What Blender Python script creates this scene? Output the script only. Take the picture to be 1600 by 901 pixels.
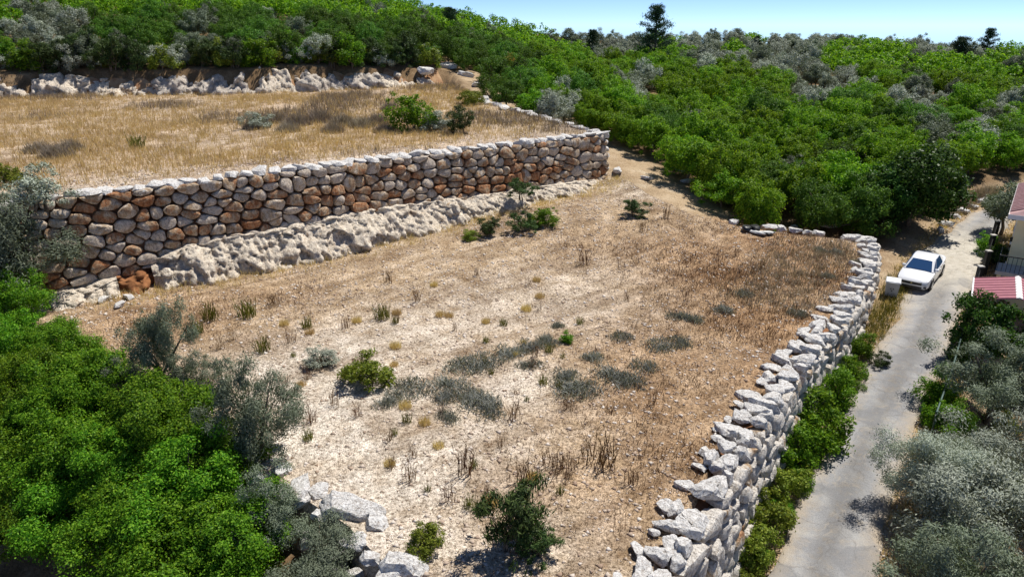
import bpy, bmesh, math, random
import numpy as np
from mathutils import Vector, noise, geometry
R = math.radians
for o in list(bpy.data.objects): bpy.data.objects.remove(o)
scn = bpy.context.scene
C = scn.collection

# ------------------------------------------------------------------ camera
CAM_H, PITCH, FPX = 13.0, R(20.8), 1081.0
cam = bpy.data.objects.new('camera', bpy.data.cameras.new('camera'))
C.objects.link(cam)
cam.location = (0, 0, CAM_H)
cam.rotation_euler = (math.pi/2 - PITCH, 0, 0)
cam.data.sensor_width = 36.0
cam.data.lens = 36.0*FPX/1600.0
cam.data.clip_end = 6000
scn.camera = cam
# ------------------------------------------------------------------ sky and sun
SUN_EL, SUN_DIR = R(61), (0.74, 0.67)           # horizontal direction towards the sun
world = bpy.data.worlds.new('World'); scn.world = world; world.use_nodes = True
wn = world.node_tree.nodes; wl = world.node_tree.links
sky = wn.new('ShaderNodeTexSky'); sky.sky_type = 'NISHITA'; sky.sun_disc = False
sky.sun_elevation = SUN_EL; sky.sun_rotation = math.atan2(SUN_DIR[0], SUN_DIR[1])
sky.air_density = 0.40; sky.dust_density = 0.0; sky.ozone_density = 5.0; sky.altitude = 1600
bg = wn['Background']; bg.inputs['Strength'].default_value = 0.12
wl.new(sky.outputs[0], bg.inputs[0])
sun = bpy.data.objects.new('sun', bpy.data.lights.new('sun', 'SUN')); C.objects.link(sun)
sun.data.energy = 4.6; sun.data.angle = R(0.5); sun.data.color = (1.0, 0.955, 0.88)
sv = Vector((SUN_DIR[0]*math.cos(SUN_EL), SUN_DIR[1]*math.cos(SUN_EL), math.sin(SUN_EL)))
sun.rotation_euler = sv.to_track_quat('Z', 'Y').to_euler()
sun.location = (20, 40, 60)
scn.view_settings.view_transform = 'Standard'; scn.view_settings.look = 'None'
scn.view_settings.exposure = 0.38; scn.view_settings.gamma = 1.0
scn.view_settings.use_curve_mapping = False
scn.render.engine = 'CYCLES'
scn.cycles.max_bounces = 6

# ------------------------------------------------------------------ layout helpers
SP, CP = math.sin(PITCH), math.cos(PITCH)
def P(px, py, z):                               # a point of the place at height z, from where it shows in the photograph
    v = (py-450.5)/FPX; zz = (CAM_H-z)/(SP+v*CP)
    return ((px-800)/FPX*zz, zz*(CP-v*SP))
def G(px, py, f, dz=0.0):                       # the same on a height field f (+dz)
    v = (py-450.5)/FPX; d = (SP+v*CP); w = (CP-v*SP); u = (px-800)/FPX
    t0 = 5.0
    lo = t0
    for i in range(400):
        t = t0+i*0.5
        if CAM_H-t*d <= fz(f, u*t, w*t)+dz:
            a, b = t-0.5, t
            for k in range(20):
                m = (a+b)/2
                if CAM_H-m*d <= fz(f, u*m, w*m)+dz: b = m
                else: a = m
            return (u*b, w*b)
    return (u*t, w*t)
def fz(f, x, y): return float(f(np.array([x]), np.array([y]))[0])
class RBF:
    def __init__(s, pts, c=3.0):
        p = np.array(pts, float); s.p = p[:, :2]; s.c = c; n = len(p)
        d = np.linalg.norm(s.p[:, None]-s.p[None], axis=2)
        A = np.zeros((n+3, n+3)); A[:n, :n] = -np.sqrt(d*d+c*c) + np.eye(n)*-0.05
        A[:n, n] = 1; A[:n, n+1:] = s.p; A[n, :n] = 1; A[n+1:, :n] = s.p.T
        s.w = np.linalg.solve(A, np.concatenate([p[:, 2], np.zeros(3)]))
    def __call__(s, x, y):
        x = np.asarray(x, float); y = np.asarray(y, float); sh = x.shape
        q = np.stack([x.ravel(), y.ravel()], 1); out = np.zeros(len(q)); n = len(s.p)
        for a in range(0, len(q), 20000):
            b = q[a:a+20000]
            d = ((b[:, None]-s.p[None])**2).sum(2)
            out[a:a+20000] = -np.sqrt(d+s.c**2) @ s.w[:n] + s.w[n] + b @ s.w[n+1:]
        return out.reshape(sh)
def seg_dist(x, y, poly, closed=False):          # distance to a polyline, and arclength of the nearest point
    x = np.asarray(x, float); y = np.asarray(y, float)
    best = np.full(x.shape, 1e9); arc = np.zeros(x.shape); acc = 0
    pts = list(poly)+([poly[0]] if closed else [])
    for (ax, ay), (bx, by) in zip(pts[:-1], pts[1:]):
        L = math.hypot(bx-ax, by-ay)+1e-9
        t = np.clip(((x-ax)*(bx-ax)+(y-ay)*(by-ay))/L**2, 0, 1)
        d = np.hypot(x-ax-t*(bx-ax), y-ay-t*(by-ay))
        m = d < best; best = np.where(m, d, best); arc = np.where(m, acc+t*L, arc); acc += L
    return best, arc
def inside(x, y, poly):
    x = np.asarray(x, float); y = np.asarray(y, float); r = np.zeros(x.shape, bool); n = len(poly)
    for i in range(n):
        ax, ay = poly[i]; bx, by = poly[(i+1) % n]
        if ay == by: continue
        c = ((ay > y) != (by > y)) & (x < (bx-ax)*(y-ay)/(by-ay)+ax)
        r ^= c
    return r
def smooth(t): t = np.clip(t, 0, 1); return t*t*(3-2*t)
def resample(poly, step):
    p = np.array(poly, float); d = np.r_[0, np.cumsum(np.linalg.norm(np.diff(p, axis=0), axis=1))]
    n = max(2, int(round(d[-1]/step))+1); t = np.linspace(0, d[-1], n)
    return np.stack([np.interp(t, d, p[:, k]) for k in range(p.shape[1])], 1), t
def chaikin(p, it=2, closed=False):
    p = [tuple(a) for a in p]
    for _ in range(it):
        q = []
        n = len(p)
        for i in range(n if closed else n-1):
            a, b = np.array(p[i]), np.array(p[(i+1) % n])
            q += [tuple(.75*a+.25*b), tuple(.25*a+.75*b)]
        p = q if closed else [p[0]]+q+[p[-1]]
    return p
def vnoise(x, y, s, seed=0):                     # smooth value noise, numpy
    x = np.asarray(x, float)*s+seed*17.3; y = np.asarray(y, float)*s+seed*9.1
    xi = np.floor(x).astype(np.int64); yi = np.floor(y).astype(np.int64); fx = smooth(x-xi); fy = smooth(y-yi)
    def h(a, b):
        n = (a*374761393+b*668265263+seed*1442695) & 0x7fffffff
        n = ((n ^ (n >> 13))*1274126177) & 0x7fffffff
        return ((n ^ (n >> 16)) & 0xffff)/65535.0
    return (h(xi, yi)*(1-fx)+h(xi+1, yi)*fx)*(1-fy)+(h(xi, yi+1)*(1-fx)+h(xi+1, yi+1)*fx)*fy

# ------------------------------------------------------------------ mesh helpers
def mesh_np(name, V, F, smooth_=False):
    V = np.asarray(V, np.float32); F = np.asarray(F, np.int32); k = F.shape[1]
    me = bpy.data.meshes.new(name)
    me.vertices.add(len(V)); me.vertices.foreach_set('co', V.ravel())
    me.loops.add(F.size); me.loops.foreach_set('vertex_index', F.ravel())
    me.polygons.add(len(F)); me.polygons.foreach_set('loop_start', np.arange(0, F.size, k, dtype=np.int32))
    me.update(calc_edges=True)
    if smooth_: me.polygons.foreach_set('use_smooth', np.ones(len(F), bool))
    return me
def obj(name, me, mat=None, parent=None, loc=None):
    o = bpy.data.objects.new(name, me); C.objects.link(o)
    if mat is not None and me is not None and len(me.materials) == 0: me.materials.append(mat)
    if parent is not None: o.parent = parent
    if loc is not None: o.location = loc
    return o
def tag(o, label=None, cat=None, group=None, kind=None):
    if label: o['label'] = label
    if cat: o['category'] = cat
    if group: o['group'] = group
    if kind: o['kind'] = kind
    return o
def empty(name, loc=(0, 0, 0), rz=0.0, scale=None):
    o = bpy.data.objects.new(name, None); C.objects.link(o); o.location = loc; o.rotation_euler = (0, 0, rz)
    o.empty_display_size = 0.2
    if scale: o.scale = scale
    return o
class MB:
    def __init__(s): s.v = []; s.f = []
    def add(s, v, f):
        n = len(s.v); s.v += [tuple(a) for a in v]; s.f += [tuple(i+n for i in a) for a in f]; return s
    def box(s, x0, x1, y0, y1, z0, z1):
        v = [(x, y, z) for z in (z0, z1) for y in (y0, y1) for x in (x0, x1)]
        return s.add(v, [(0, 2, 3, 1), (4, 5, 7, 6), (0, 1, 5, 4), (2, 6, 7, 3), (0, 4, 6, 2), (1, 3, 7, 5)])
    def tube(s, pts, rad, n=6, cap=True):
        pts = [Vector(p) for p in pts]; V = []; F = []
        for i, p in enumerate(pts):
            t = (pts[min(i+1, len(pts)-1)]-pts[max(i-1, 0)]).normalized()
            a = t.cross(Vector((0.31, 0.17, 0.93)))
            if a.length < 1e-3: a = t.cross(Vector((1, 0, 0)))
            a.normalize(); b = t.cross(a)
            r = rad[i] if hasattr(rad, '__len__') else rad
            for k in range(n):
                an = 2*math.pi*k/n; V.append(p+a*(r*math.cos(an))+b*(r*math.sin(an)))
        for i in range(len(pts)-1):
            for k in range(n):
                F.append((i*n+k, i*n+(k+1) % n, (i+1)*n+(k+1) % n, (i+1)*n+k))
        if cap: F.append(tuple(range(n-1, -1, -1))); F.append(tuple(range((len(pts)-1)*n, len(pts)*n)))
        return s.add(V, F)
    def quad(s, a, b, c, d): return s.add([a, b, c, d], [(0, 1, 2, 3)])
    def mesh(s, name, sm=False, bevel=0, seg=2, sharp=None):
        me = bpy.data.meshes.new(name); me.from_pydata([tuple(v) for v in s.v], [], s.f)
        bm = bmesh.new(); bm.from_mesh(me)
        bmesh.ops.recalc_face_normals(bm, faces=bm.faces)
        if bevel: bmesh.ops.bevel(bm, geom=bm.edges[:], offset=bevel, segments=seg, affect='EDGES', profile=.5)
        bm.to_mesh(me); bm.free()
        if sm:
            me.polygons.foreach_set('use_smooth', np.ones(len(me.polygons), bool))
            if sharp: me.set_sharp_from_angle(angle=R(sharp))
        return me
    def build(s, name, mat, parent=None, loc=None, **k): return obj(name, s.mesh(name, **k), mat, parent, loc)

# ------------------------------------------------------------------ materials
def ramp(nt, cols, fac=None):
    r = nt.nodes.new('ShaderNodeValToRGB'); e = r.color_ramp.elements
    while len(e) < len(cols): e.new(0.5)
    for i, (p, c) in enumerate(cols): e[i].position = p; e[i].color = (*c, 1)
    if fac is not None: nt.links.new(fac, r.inputs[0])
    return r.outputs[0]
def nmat(name):
    m = bpy.data.materials.new(name); m.use_nodes = True; nt = m.node_tree
    b = nt.nodes['Principled BSDF']; b.inputs['Specular IOR Level'].default_value = 0.25
    return m, nt, b
def tnoise(nt, scale, detail=4, rough=.6, vec=None, dist=0.0):
    n = nt.nodes.new('ShaderNodeTexNoise'); n.inputs['Scale'].default_value = scale
    n.inputs['Detail'].default_value = detail; n.inputs['Roughness'].default_value = rough; n.inputs['Distortion'].default_value = dist
    if vec is not None: nt.links.new(vec, n.inputs['Vector'])
    return n.outputs['Fac']
def mixc(nt, fac, a, b, mode='MIX'):
    m = nt.nodes.new('ShaderNodeMix'); m.data_type = 'RGBA'; m.blend_type = mode
    for i, s in ((0, fac), (6, a), (7, b)):
        if isinstance(s, (int, float)): m.inputs[i].default_value = s
        elif isinstance(s, tuple): m.inputs[i].default_value = (*s, 1)
        else: nt.links.new(s, m.inputs[i])
    return m.outputs[2]
def mth(nt, op, a, b=None, clamp=False):
    m = nt.nodes.new('ShaderNodeMath'); m.operation = op; m.use_clamp = clamp
    for i, s in ((0, a), (1, b)):
        if s is None: continue
        if isinstance(s, (int, float)): m.inputs[i].default_value = s
        else: nt.links.new(s, m.inputs[i])
    return m.outputs[0]
def bump(nt, bsdf, h, strength=.5, dist=.1, prev=None):
    b = nt.nodes.new('ShaderNodeBump'); b.inputs['Strength'].default_value = strength; b.inputs['Distance'].default_value = dist
    nt.links.new(h, b.inputs['Height'])
    if prev is not None: nt.links.new(prev, b.inputs['Normal'])
    nt.links.new(b.outputs[0], bsdf.inputs['Normal']); return b.outputs[0]
def gpos(nt): return nt.nodes.new('ShaderNodeNewGeometry').outputs['Position']
def plain(name, col, rough=.5, metal=0.0, spec=.5, coat=0.0):
    m, nt, b = nmat(name); b.inputs['Base Color'].default_value = (*col, 1); b.inputs['Roughness'].default_value = rough
    b.inputs['Metallic'].default_value = metal; b.inputs['Specular IOR Level'].default_value = spec; b.inputs['Coat Weight'].default_value = coat
    return m
def worn(name, col, col2, scale=6, rough=.7, bs=.2):
    m, nt, b = nmat(name); p = gpos(nt)
    c = ramp(nt, [(.3, col2), (.65, col)], tnoise(nt, scale, 6, .65, p)); nt.links.new(c, b.inputs['Base Color'])
    b.inputs['Roughness'].default_value = rough; bump(nt, b, tnoise(nt, scale*5, 4, .6, p), bs, .02); return m

def soil_material():
    m, nt, b = nmat('field_soil'); p = gpos(nt); b.inputs['Roughness'].default_value = .95
    at = nt.nodes.new('ShaderNodeAttribute'); at.attribute_name = 'zone'
    sp = nt.nodes.new('ShaderNodeSeparateColor'); nt.links.new(at.outputs['Color'], sp.inputs[0])
    n1 = tnoise(nt, .9, 6, .7, p); n2 = tnoise(nt, 9, 5, .7, p); n3 = tnoise(nt, 26, 3, .7, p)
    base = ramp(nt, [(.32, (.26, .18, .105)), (.5, (.38, .285, .185)), (.68, (.48, .385, .275))], n1)
    wh = ramp(nt, [(.3, (.44, .375, .30)), (.55, (.58, .525, .45)), (.7, (.69, .65, .59))], n1)
    og = ramp(nt, [(.3, (.23, .125, .058)), (.5, (.34, .20, .10)), (.7, (.43, .29, .165))], n1)
    def m_(ch, k):
        a = mth(nt, 'ADD', sp.outputs[ch], mth(nt, 'MULTIPLY', mth(nt, 'SUBTRACT', n1, .5), k))
        return mth(nt, 'MULTIPLY', a, 1.0, True)
    c = mixc(nt, m_(0, 1.6), base, wh); c = mixc(nt, m_(1, 1.6), c, og)
    mr = nt.nodes.new('ShaderNodeMapping'); mr.inputs['Rotation'].default_value = (0, 0, R(-38)); nt.links.new(p, mr.inputs[0])
    sx = nt.nodes.new('ShaderNodeMapping'); sx.inputs['Scale'].default_value = (.06, 1.0, 1); nt.links.new(mr.outputs[0], sx.inputs[0])
    trk = ramp(nt, [(.36, (.62, .55, .48)), (.47, (1, 1, 1)), (.6, (1.25, 1.25, 1.25))], tnoise(nt, 1.1, 4, .6, sx.outputs[0], .2))
    c = mixc(nt, .6, c, trk, 'MULTIPLY')
    pat = ramp(nt, [(.38, (.68, .62, .56)), (.5, (1, 1, 1)), (.62, (1.2, 1.2, 1.2))], tnoise(nt, .33, 4, .6, p, .6)); c = mixc(nt, .7, c, pat, 'MULTIPLY')
    spk = ramp(nt, [(.36, (.38, .33, .28)), (.48, (1, 1, 1)), (.64, (1.5, 1.5, 1.5))], n2)
    c = mixc(nt, 1.0, c, spk, 'MULTIPLY')
    spk2 = ramp(nt, [(.36, (.45, .4, .35)), (.48, (1, 1, 1)), (.62, (1.4, 1.4, 1.4))], n3)
    c = mixc(nt, .8, c, spk2, 'MULTIPLY')
    nt.links.new(c, b.inputs['Base Color'])
    n = bump(nt, b, n2, .75, .12); bump(nt, b, n3, .6, .05, n)
    return m
def rock_material(name, red=.5, white=(.66, .61, .55), scale=1.0, groove=0):
    m, nt, b = nmat(name); p = gpos(nt); b.inputs['Roughness'].default_value = .9
    oi = nt.nodes.new('ShaderNodeObjectInfo')
    mp = nt.nodes.new('ShaderNodeMapping'); mp.inputs['Scale'].default_value = (1, 1, .55); nt.links.new(p, mp.inputs[0])
    n1 = tnoise(nt, 1.5*scale, 6, .65, p, .6); n2 = tnoise(nt, 7*scale, 6, .7, mp.outputs[0]); n3 = tnoise(nt, .22, 3, .5, p)
    c1 = ramp(nt, [(.3, tuple(w*.62 for w in white)), (.5, tuple(w*.85 for w in white)), (.66, white)], n2)
    redc = ramp(nt, [(.3, (.25, .09, .035)), (.5, (.44, .20, .09)), (.7, (.60, .40, .24))], n2)
    tan = ramp(nt, [(.3, (.34, .22, .12)), (.6, (.60, .46, .31))], n2)
    k = mth(nt, 'ADD', mth(nt, 'MULTIPLY', mth(nt, 'SUBTRACT', n1, .5), 2.4), mth(nt, 'ADD', mth(nt, 'MULTIPLY', oi.outputs['Random'], .7), red-.5+0.0))
    k = mth(nt, 'ADD', k, mth(nt, 'MULTIPLY', mth(nt, 'SUBTRACT', n3, .5), 1.2))
    f1 = ramp(nt, [(.3, (0, 0, 0)), (.55, (1, 1, 1))], k); f2 = ramp(nt, [(.55, (0, 0, 0)), (.85, (1, 1, 1))], k)
    c = mixc(nt, f1, c1, tan); c = mixc(nt, f2, c, redc)
    vo = nt.nodes.new('ShaderNodeTexNoise'); vo.inputs['Scale'].default_value = 18*scale; vo.inputs['Detail'].default_value = 4; nt.links.new(p, vo.inputs['Vector'])
    pit = ramp(nt, [(.33, (.45, .40, .36)), (.45, (1, 1, 1))], vo.outputs['Fac'])
    c = mixc(nt, .8, c, pit, 'MULTIPLY')
    wv = tnoise(nt, 2.6*scale, 5, .6, p, 1.2); cr = ramp(nt, [(.475, (1, 1, 1)), (.497, (.42, .36, .31)), (.503, (.42, .36, .31)), (.525, (1, 1, 1))], wv)
    c = mixc(nt, .75, c, cr, 'MULTIPLY')
    nt.links.new(c, b.inputs['Base Color'])
    n = None
    if groove:
        mg = nt.nodes.new('ShaderNodeMapping'); mg.inputs['Scale'].default_value = (1, 1, .22); nt.links.new(p, mg.inputs[0])
        gn = tnoise(nt, 4.5, 5, .7, mg.outputs[0], .3); n = bump(nt, b, gn, .8, .16)
        gd = ramp(nt, [(.34, (.50, .36, .26)), (.43, (1, 1, 1))], gn); nt.links.new(mixc(nt, .7, c, gd, 'MULTIPLY'), b.inputs['Base Color'])
    n = bump(nt, b, n2, .9, .16, n); bump(nt, b, vo.outputs['Fac'], .5, .04, n)
    return m
def leaf_material(name, dark, mid, light, under=None, tr=.3, rough=.5, var=.25):
    m, nt, b = nmat(name); g = nt.nodes.new('ShaderNodeNewGeometry'); oi = nt.nodes.new('ShaderNodeObjectInfo')
    c = ramp(nt, [(0, dark), (.5, mid), (1, light)], g.outputs['Random Per Island'])
    if under: c = mixc(nt, g.outputs['Backfacing'], c, under)
    hs = nt.nodes.new('ShaderNodeHueSaturation'); nt.links.new(c, hs.inputs['Color'])
    nt.links.new(mth(nt, 'ADD', mth(nt, 'MULTIPLY', oi.outputs['Random'], var*2), 1-var), hs.inputs['Value'])
    nt.links.new(mth(nt, 'ADD', mth(nt, 'MULTIPLY', oi.outputs['Random'], .028), .484), hs.inputs['Hue'])
    c = hs.outputs[0]
    nt.links.new(c, b.inputs['Base Color']); b.inputs['Roughness'].default_value = rough; b.inputs['Specular IOR Level'].default_value = .12
    if tr > 0:
        t = nt.nodes.new('ShaderNodeBsdfTranslucent'); nt.links.new(mixc(nt, 1.0, c, (1.25, 1.2, .6), 'MULTIPLY'), t.inputs[0])
        mx = nt.nodes.new('ShaderNodeMixShader'); mx.inputs[0].default_value = tr
        nt.links.new(b.outputs[0], mx.inputs[1]); nt.links.new(t.outputs[0], mx.inputs[2])
        nt.links.new(mx.outputs[0], nt.nodes['Material Output'].inputs['Surface'])
    return m
def ground_material():
    m, nt, b = nmat('hillside_earth'); p = gpos(nt); b.inputs['Roughness'].default_value = .95
    at = nt.nodes.new('ShaderNodeAttribute'); at.attribute_name = 'zone'
    sp = nt.nodes.new('ShaderNodeSeparateColor'); nt.links.new(at.outputs['Color'], sp.inputs[0])
    n1 = tnoise(nt, .6, 6, .7, p); n2 = tnoise(nt, 10, 5, .7, p)
    litter = ramp(nt, [(.3, (.10, .065, .03)), (.5, (.19, .12, .06)), (.7, (.30, .21, .12))], n1)
    dust = ramp(nt, [(.3, (.33, .23, .13)), (.55, (.45, .34, .22)), (.75, (.54, .45, .33))], n1)
    red = ramp(nt, [(.3, (.20, .075, .03)), (.6, (.36, .17, .08))], n1)
    c = mixc(nt, sp.outputs[0], litter, dust); c = mixc(nt, sp.outputs[1], c, red)
    c = mixc(nt, .85, c, ramp(nt, [(.34, (.5, .46, .42)), (.5, (1, 1, 1)), (.66, (1.3, 1.3, 1.3))], n2), 'MULTIPLY')
    nt.links.new(c, b.inputs['Base Color']); bump(nt, b, n2, .7, .12)
    return m
def road_material():
    m, nt, b = nmat('worn_asphalt'); p = gpos(nt); b.inputs['Roughness'].default_value = .85
    at = nt.nodes.new('ShaderNodeAttribute'); at.attribute_name = 'zone'
    sp = nt.nodes.new('ShaderNodeSeparateColor'); nt.links.new(at.outputs['Color'], sp.inputs[0])
    n1 = tnoise(nt, .8, 6, .7, p, .5); n2 = tnoise(nt, 30, 4, .7, p); n3 = tnoise(nt, 3, 5, .7, p)
    c = ramp(nt, [(.3, (.22, .22, .225)), (.5, (.285, .285, .29)), (.7, (.35, .35, .35))], n1)
    c = mixc(nt, mth(nt, 'MULTIPLY', mth(nt, 'MULTIPLY', sp.outputs[2], mth(nt, 'MULTIPLY', n3, 1.7)), .75), c, (.15, .145, .14))                    # worn centre strip
    dustf = mth(nt, 'ADD', sp.outputs[0], mth(nt, 'MULTIPLY', mth(nt, 'SUBTRACT', n3, .5), 1.3), True)
    c = mixc(nt, dustf, c, (.46, .37, .26))
    conc = ramp(nt, [(.3, (.40, .36, .29)), (.6, (.55, .51, .44))], n3)
    c = mixc(nt, mth(nt, 'ADD', sp.outputs[1], mth(nt, 'MULTIPLY', mth(nt, 'SUBTRACT', n1, .5), .9), True), c, conc)
    c = mixc(nt, .8, c, ramp(nt, [(.3, (.62, .62, .62)), (.5, (1, 1, 1)), (.7, (1.2, 1.2, 1.2))], n2), 'MULTIPLY')
    vc = nt.nodes.new('ShaderNodeTexVoronoi'); vc.feature = 'DISTANCE_TO_EDGE'; vc.inputs['Scale'].default_value = .55
    dn = nt.nodes.new('ShaderNodeTexNoise'); dn.inputs['Scale'].default_value = 1.6; dn.inputs['Detail'].default_value = 4; nt.links.new(p, dn.inputs['Vector'])
    ad = nt.nodes.new('ShaderNodeVectorMath'); ad.operation = 'ADD'; nt.links.new(p, ad.inputs[0]); nt.links.new(dn.outputs['Color'], ad.inputs[1]); nt.links.new(ad.outputs[0], vc.inputs['Vector'])
    c = mixc(nt, mth(nt, 'MULTIPLY', ramp(nt, [(.006, (1, 1, 1)), (.02, (0, 0, 0))], vc.outputs['Distance']), .3), c, (.12, .11, .10))
    pt = tnoise(nt, .42, 2, .4, p, .2); c = mixc(nt, mth(nt, 'MULTIPLY', ramp(nt, [(.60, (0, 0, 0)), (.615, (1, 1, 1))], pt), .45), c, (.19, .19, .195))
    st = tnoise(nt, 1.3, 5, .7, p, .8); c = mixc(nt, mth(nt, 'MULTIPLY', ramp(nt, [(.58, (0, 0, 0)), (.72, (1, 1, 1))], st), .6), c, (.48, .41, .31))
    nt.links.new(c, b.inputs['Base Color']); bump(nt, b, n2, .6, .03)
    return m
def blade_material(name, cols, tr=.25):
    return leaf_material(name, cols[0], cols[1], cols[2], None, tr, .8, .15)

M = {}
M['soil'] = soil_material(); M['ground'] = ground_material(); M['road'] = road_material()
M['stone'] = rock_material('stained_wall_stone', .66, (.76, .65, .53))
M['white_stone'] = rock_material('bleached_sunlit_limestone', -.12, (.86, .84, .81))  # pale limestone, with the look of sunlit coping tops added to its white
M['wall_stone'] = rock_material('road_wall_stone', .2, (.82, .77, .70))
M['chalk'] = rock_material('chalky_rock', .10, (.92, .81, .66), .7, 1)
M['scarp'] = rock_material('scarp_rock', .2, (.76, .68, .58), .7, 1)
M['redearth'] = worn('red_earth', (.34, .15, .06), (.15, .06, .025), 3, .95, .5)
M['tanearth'] = worn('tan_red_earth', (.46, .30, .17), (.26, .12, .055), 1.2, .95, .7)
M['core'] = worn('packed_dark_earth', (.26, .125, .06), (.12, .055, .028), 3, .95, .5)
M['citrus'] = leaf_material('orchard_leaf', (.026, .088, .007), (.105, .250, .014), (.240, .405, .031), None, .42, .5)
M['citrus_far'] = leaf_material('grove_leaf', (.040, .118, .008), (.132, .295, .016), (.285, .455, .034), None, .44, .5, .2)
M['maquis'] = leaf_material('hillside_leaf', (.028, .080, .012), (.075, .175, .022), (.17, .29, .045), None, .34, .5, .35)
M['olive'] = leaf_material('olive_leaf', (.035, .055, .026), (.08, .112, .056), (.165, .205, .12), (.19, .225, .155), .2, .5)
M['silver'] = leaf_material('silver_olive_leaf', (.06, .08, .048), (.165, .20, .135), (.36, .40, .31), (.38, .42, .34), .15, .45)
M['pine'] = leaf_material('pine_needle', (.012, .03, .012), (.028, .062, .026), (.055, .10, .045), None, .1, .6)
M['darkleaf'] = leaf_material('fig_leaf', (.018, .055, .010), (.045, .125, .018), (.11, .22, .04), None, .3, .45)
M['spray'] = leaf_material('dark_spray_leaf', (.016, .035, .010), (.045, .085, .022), (.11, .16, .045), None, .2, .5)
M['yellowgreen'] = leaf_material('yellow_green_leaf', (.07, .11, .012), (.15, .20, .02), (.26, .29, .04), None, .3, .5)
M['yellow'] = leaf_material('yellowed_leaf', (.20, .16, .015), (.36, .28, .03), (.46, .38, .06), None, .3, .5)
M['sage'] = blade_material('grey_green_shrub', [(.13, .14, .12), (.24, .25, .225), (.36, .36, .33)], .2)
M['brush'] = blade_material('dead_grey_brush', [(.16, .125, .10), (.29, .24, .20), (.42, .37, .32)], .2)
M['drystalk'] = blade_material('dry_brown_stalk', [(.09, .045, .02), (.16, .085, .04), (.26, .16, .08)], .05)
M['straw'] = blade_material('golden_straw', [(.40, .29, .14), (.58, .45, .24), (.72, .60, .38)], .35)
M['stubble'] = blade_material('pale_stubble', [(.17, .11, .06), (.34, .25, .155), (.52, .43, .31)], .15)
M['greenweed'] = blade_material('green_weed', [(.07, .09, .015), (.15, .17, .03), (.27, .25, .06)], .2)
M['bark'] = worn('grey_bark', (.20, .16, .12), (.08, .06, .045), 5, .95, .6)

# ------------------------------------------------------------------ terrain
ROAD = chaikin([(-3, -3), (2, 5.2), (5.3, 11), (9.7, 17.4), (13, 22.1), (17.2, 27.6), (22.1, 33.7), (26.7, 40), (29.9, 43.7), (34, 48.2), (39, 51.6), (46, 54.5), (56, 57)], 2)
ROADZ_PTS = [(-3, -3, -5.6), (5.3, 11, -4.25), (9.7, 17.4, -3.5), (13, 22.1, -2.9), (17.2, 27.6, -2.3), (22.1, 33.7, -1.6), (26.7, 40, -1.1), (29.9, 43.7, -.6), (34, 48.2, 0), (39, 51.6, .5), (46, 54.5, .9), (56, 57, 1.3)]
_rs = [float(seg_dist(np.array([p[0]]), np.array([p[1]]), ROAD)[1][0]) for p in ROADZ_PTS]
def road_z(s): return np.interp(s, _rs, [p[2] for p in ROADZ_PTS])

FIELD = [(.6, 8.6), (2.0, 11.3), (3.7, 14.2), (5.35, 16.8), (7.4, 20.4), (9.8, 23.5), (13.2, 27.9), (15.8, 31.1), (19, 35.9), (22.3, 41.4), (21, 42.4), (17.5, 43.1), (14.9, 43.6),
         (11.8, 46.5), (10.2, 50), (9.0, 54.6), (6.6, 56.2), (.8, 51.7), (-3.6, 48.2), (-6.5, 46.0), (-11, 42.2), (-15.7, 38.8), (-21, 35.2), (-25.4, 32.6), (-24, 29.6), (-19.8, 27.4),
         (-16.4, 25.4), (-11.9, 21.6), (-7.4, 17.7), (-4.6, 15.7), (-2.9, 13.8), (-1.6, 11)]
field_rbf = RBF([(2.75, 13.6, 0), (0, 9, 0), (-2.65, 14, 0), (-11.6, 21.8, 0), (-19, 27.5, -.05), (-21, 31.6, 0), (-14, 35.5, .1), (-9, 38.5, .2), (-4.8, 41.7, .4), (-1.7, 43.2, .6),
                 (2.7, 47.5, 1), (6.8, 51.6, 1.2), (9, 47.6, 1.2), (14.9, 43.2, .7), (22.6, 41.3, .1), (15, 30.5, .1), (7, 20, .05), (0, 25, 0), (5, 35, .2), (-8, 28, 0), (9, 54, 1.6)])
def field_z(x, y): return field_rbf(x, y)+(vnoise(x, y, .8, 3)-.5)*.09+(vnoise(x, y, .25, 4)-.5)*.12
WTOP = chaikin([(-33, 26), (-24.5, 32.3), (-20, 35.2), (-13, 39.9), (-8.1, 44), (-2.2, 48.5), (2.4, 51.9), (7.4, 55.8)], 1)
TERR = [(p[0]-.3, p[1]+.45) for p in WTOP]+[(3.6, 60.9), (-1.6, 68.8), (-5.5, 79), (-7.6, 89), (-14.8, 85.2), (-27.7, 79.6), (-44, 78.8), (-54, 77), (-85, 74), (-85, 24)]
terr_rbf = RBF([(-24.5, 32.6, 5.0), (-13, 40.2, 5.0), (-2.2, 48.8, 4.85), (7.2, 56, 4.8), (3.3, 60.6, 5.2), (-1.8, 68.4, 5.7), (-8.6, 87.4, 6.3), (-27, 78, 6.0), (-53, 75, 5.8), (-85, 74, 5.8), (-85, 24, 5), (-40, 50, 5.3), (-15, 65, 5.6)])
def terr_z(x, y): return terr_rbf(x, y)+(vnoise(x, y, .5, 5)-.5)*.2
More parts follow.
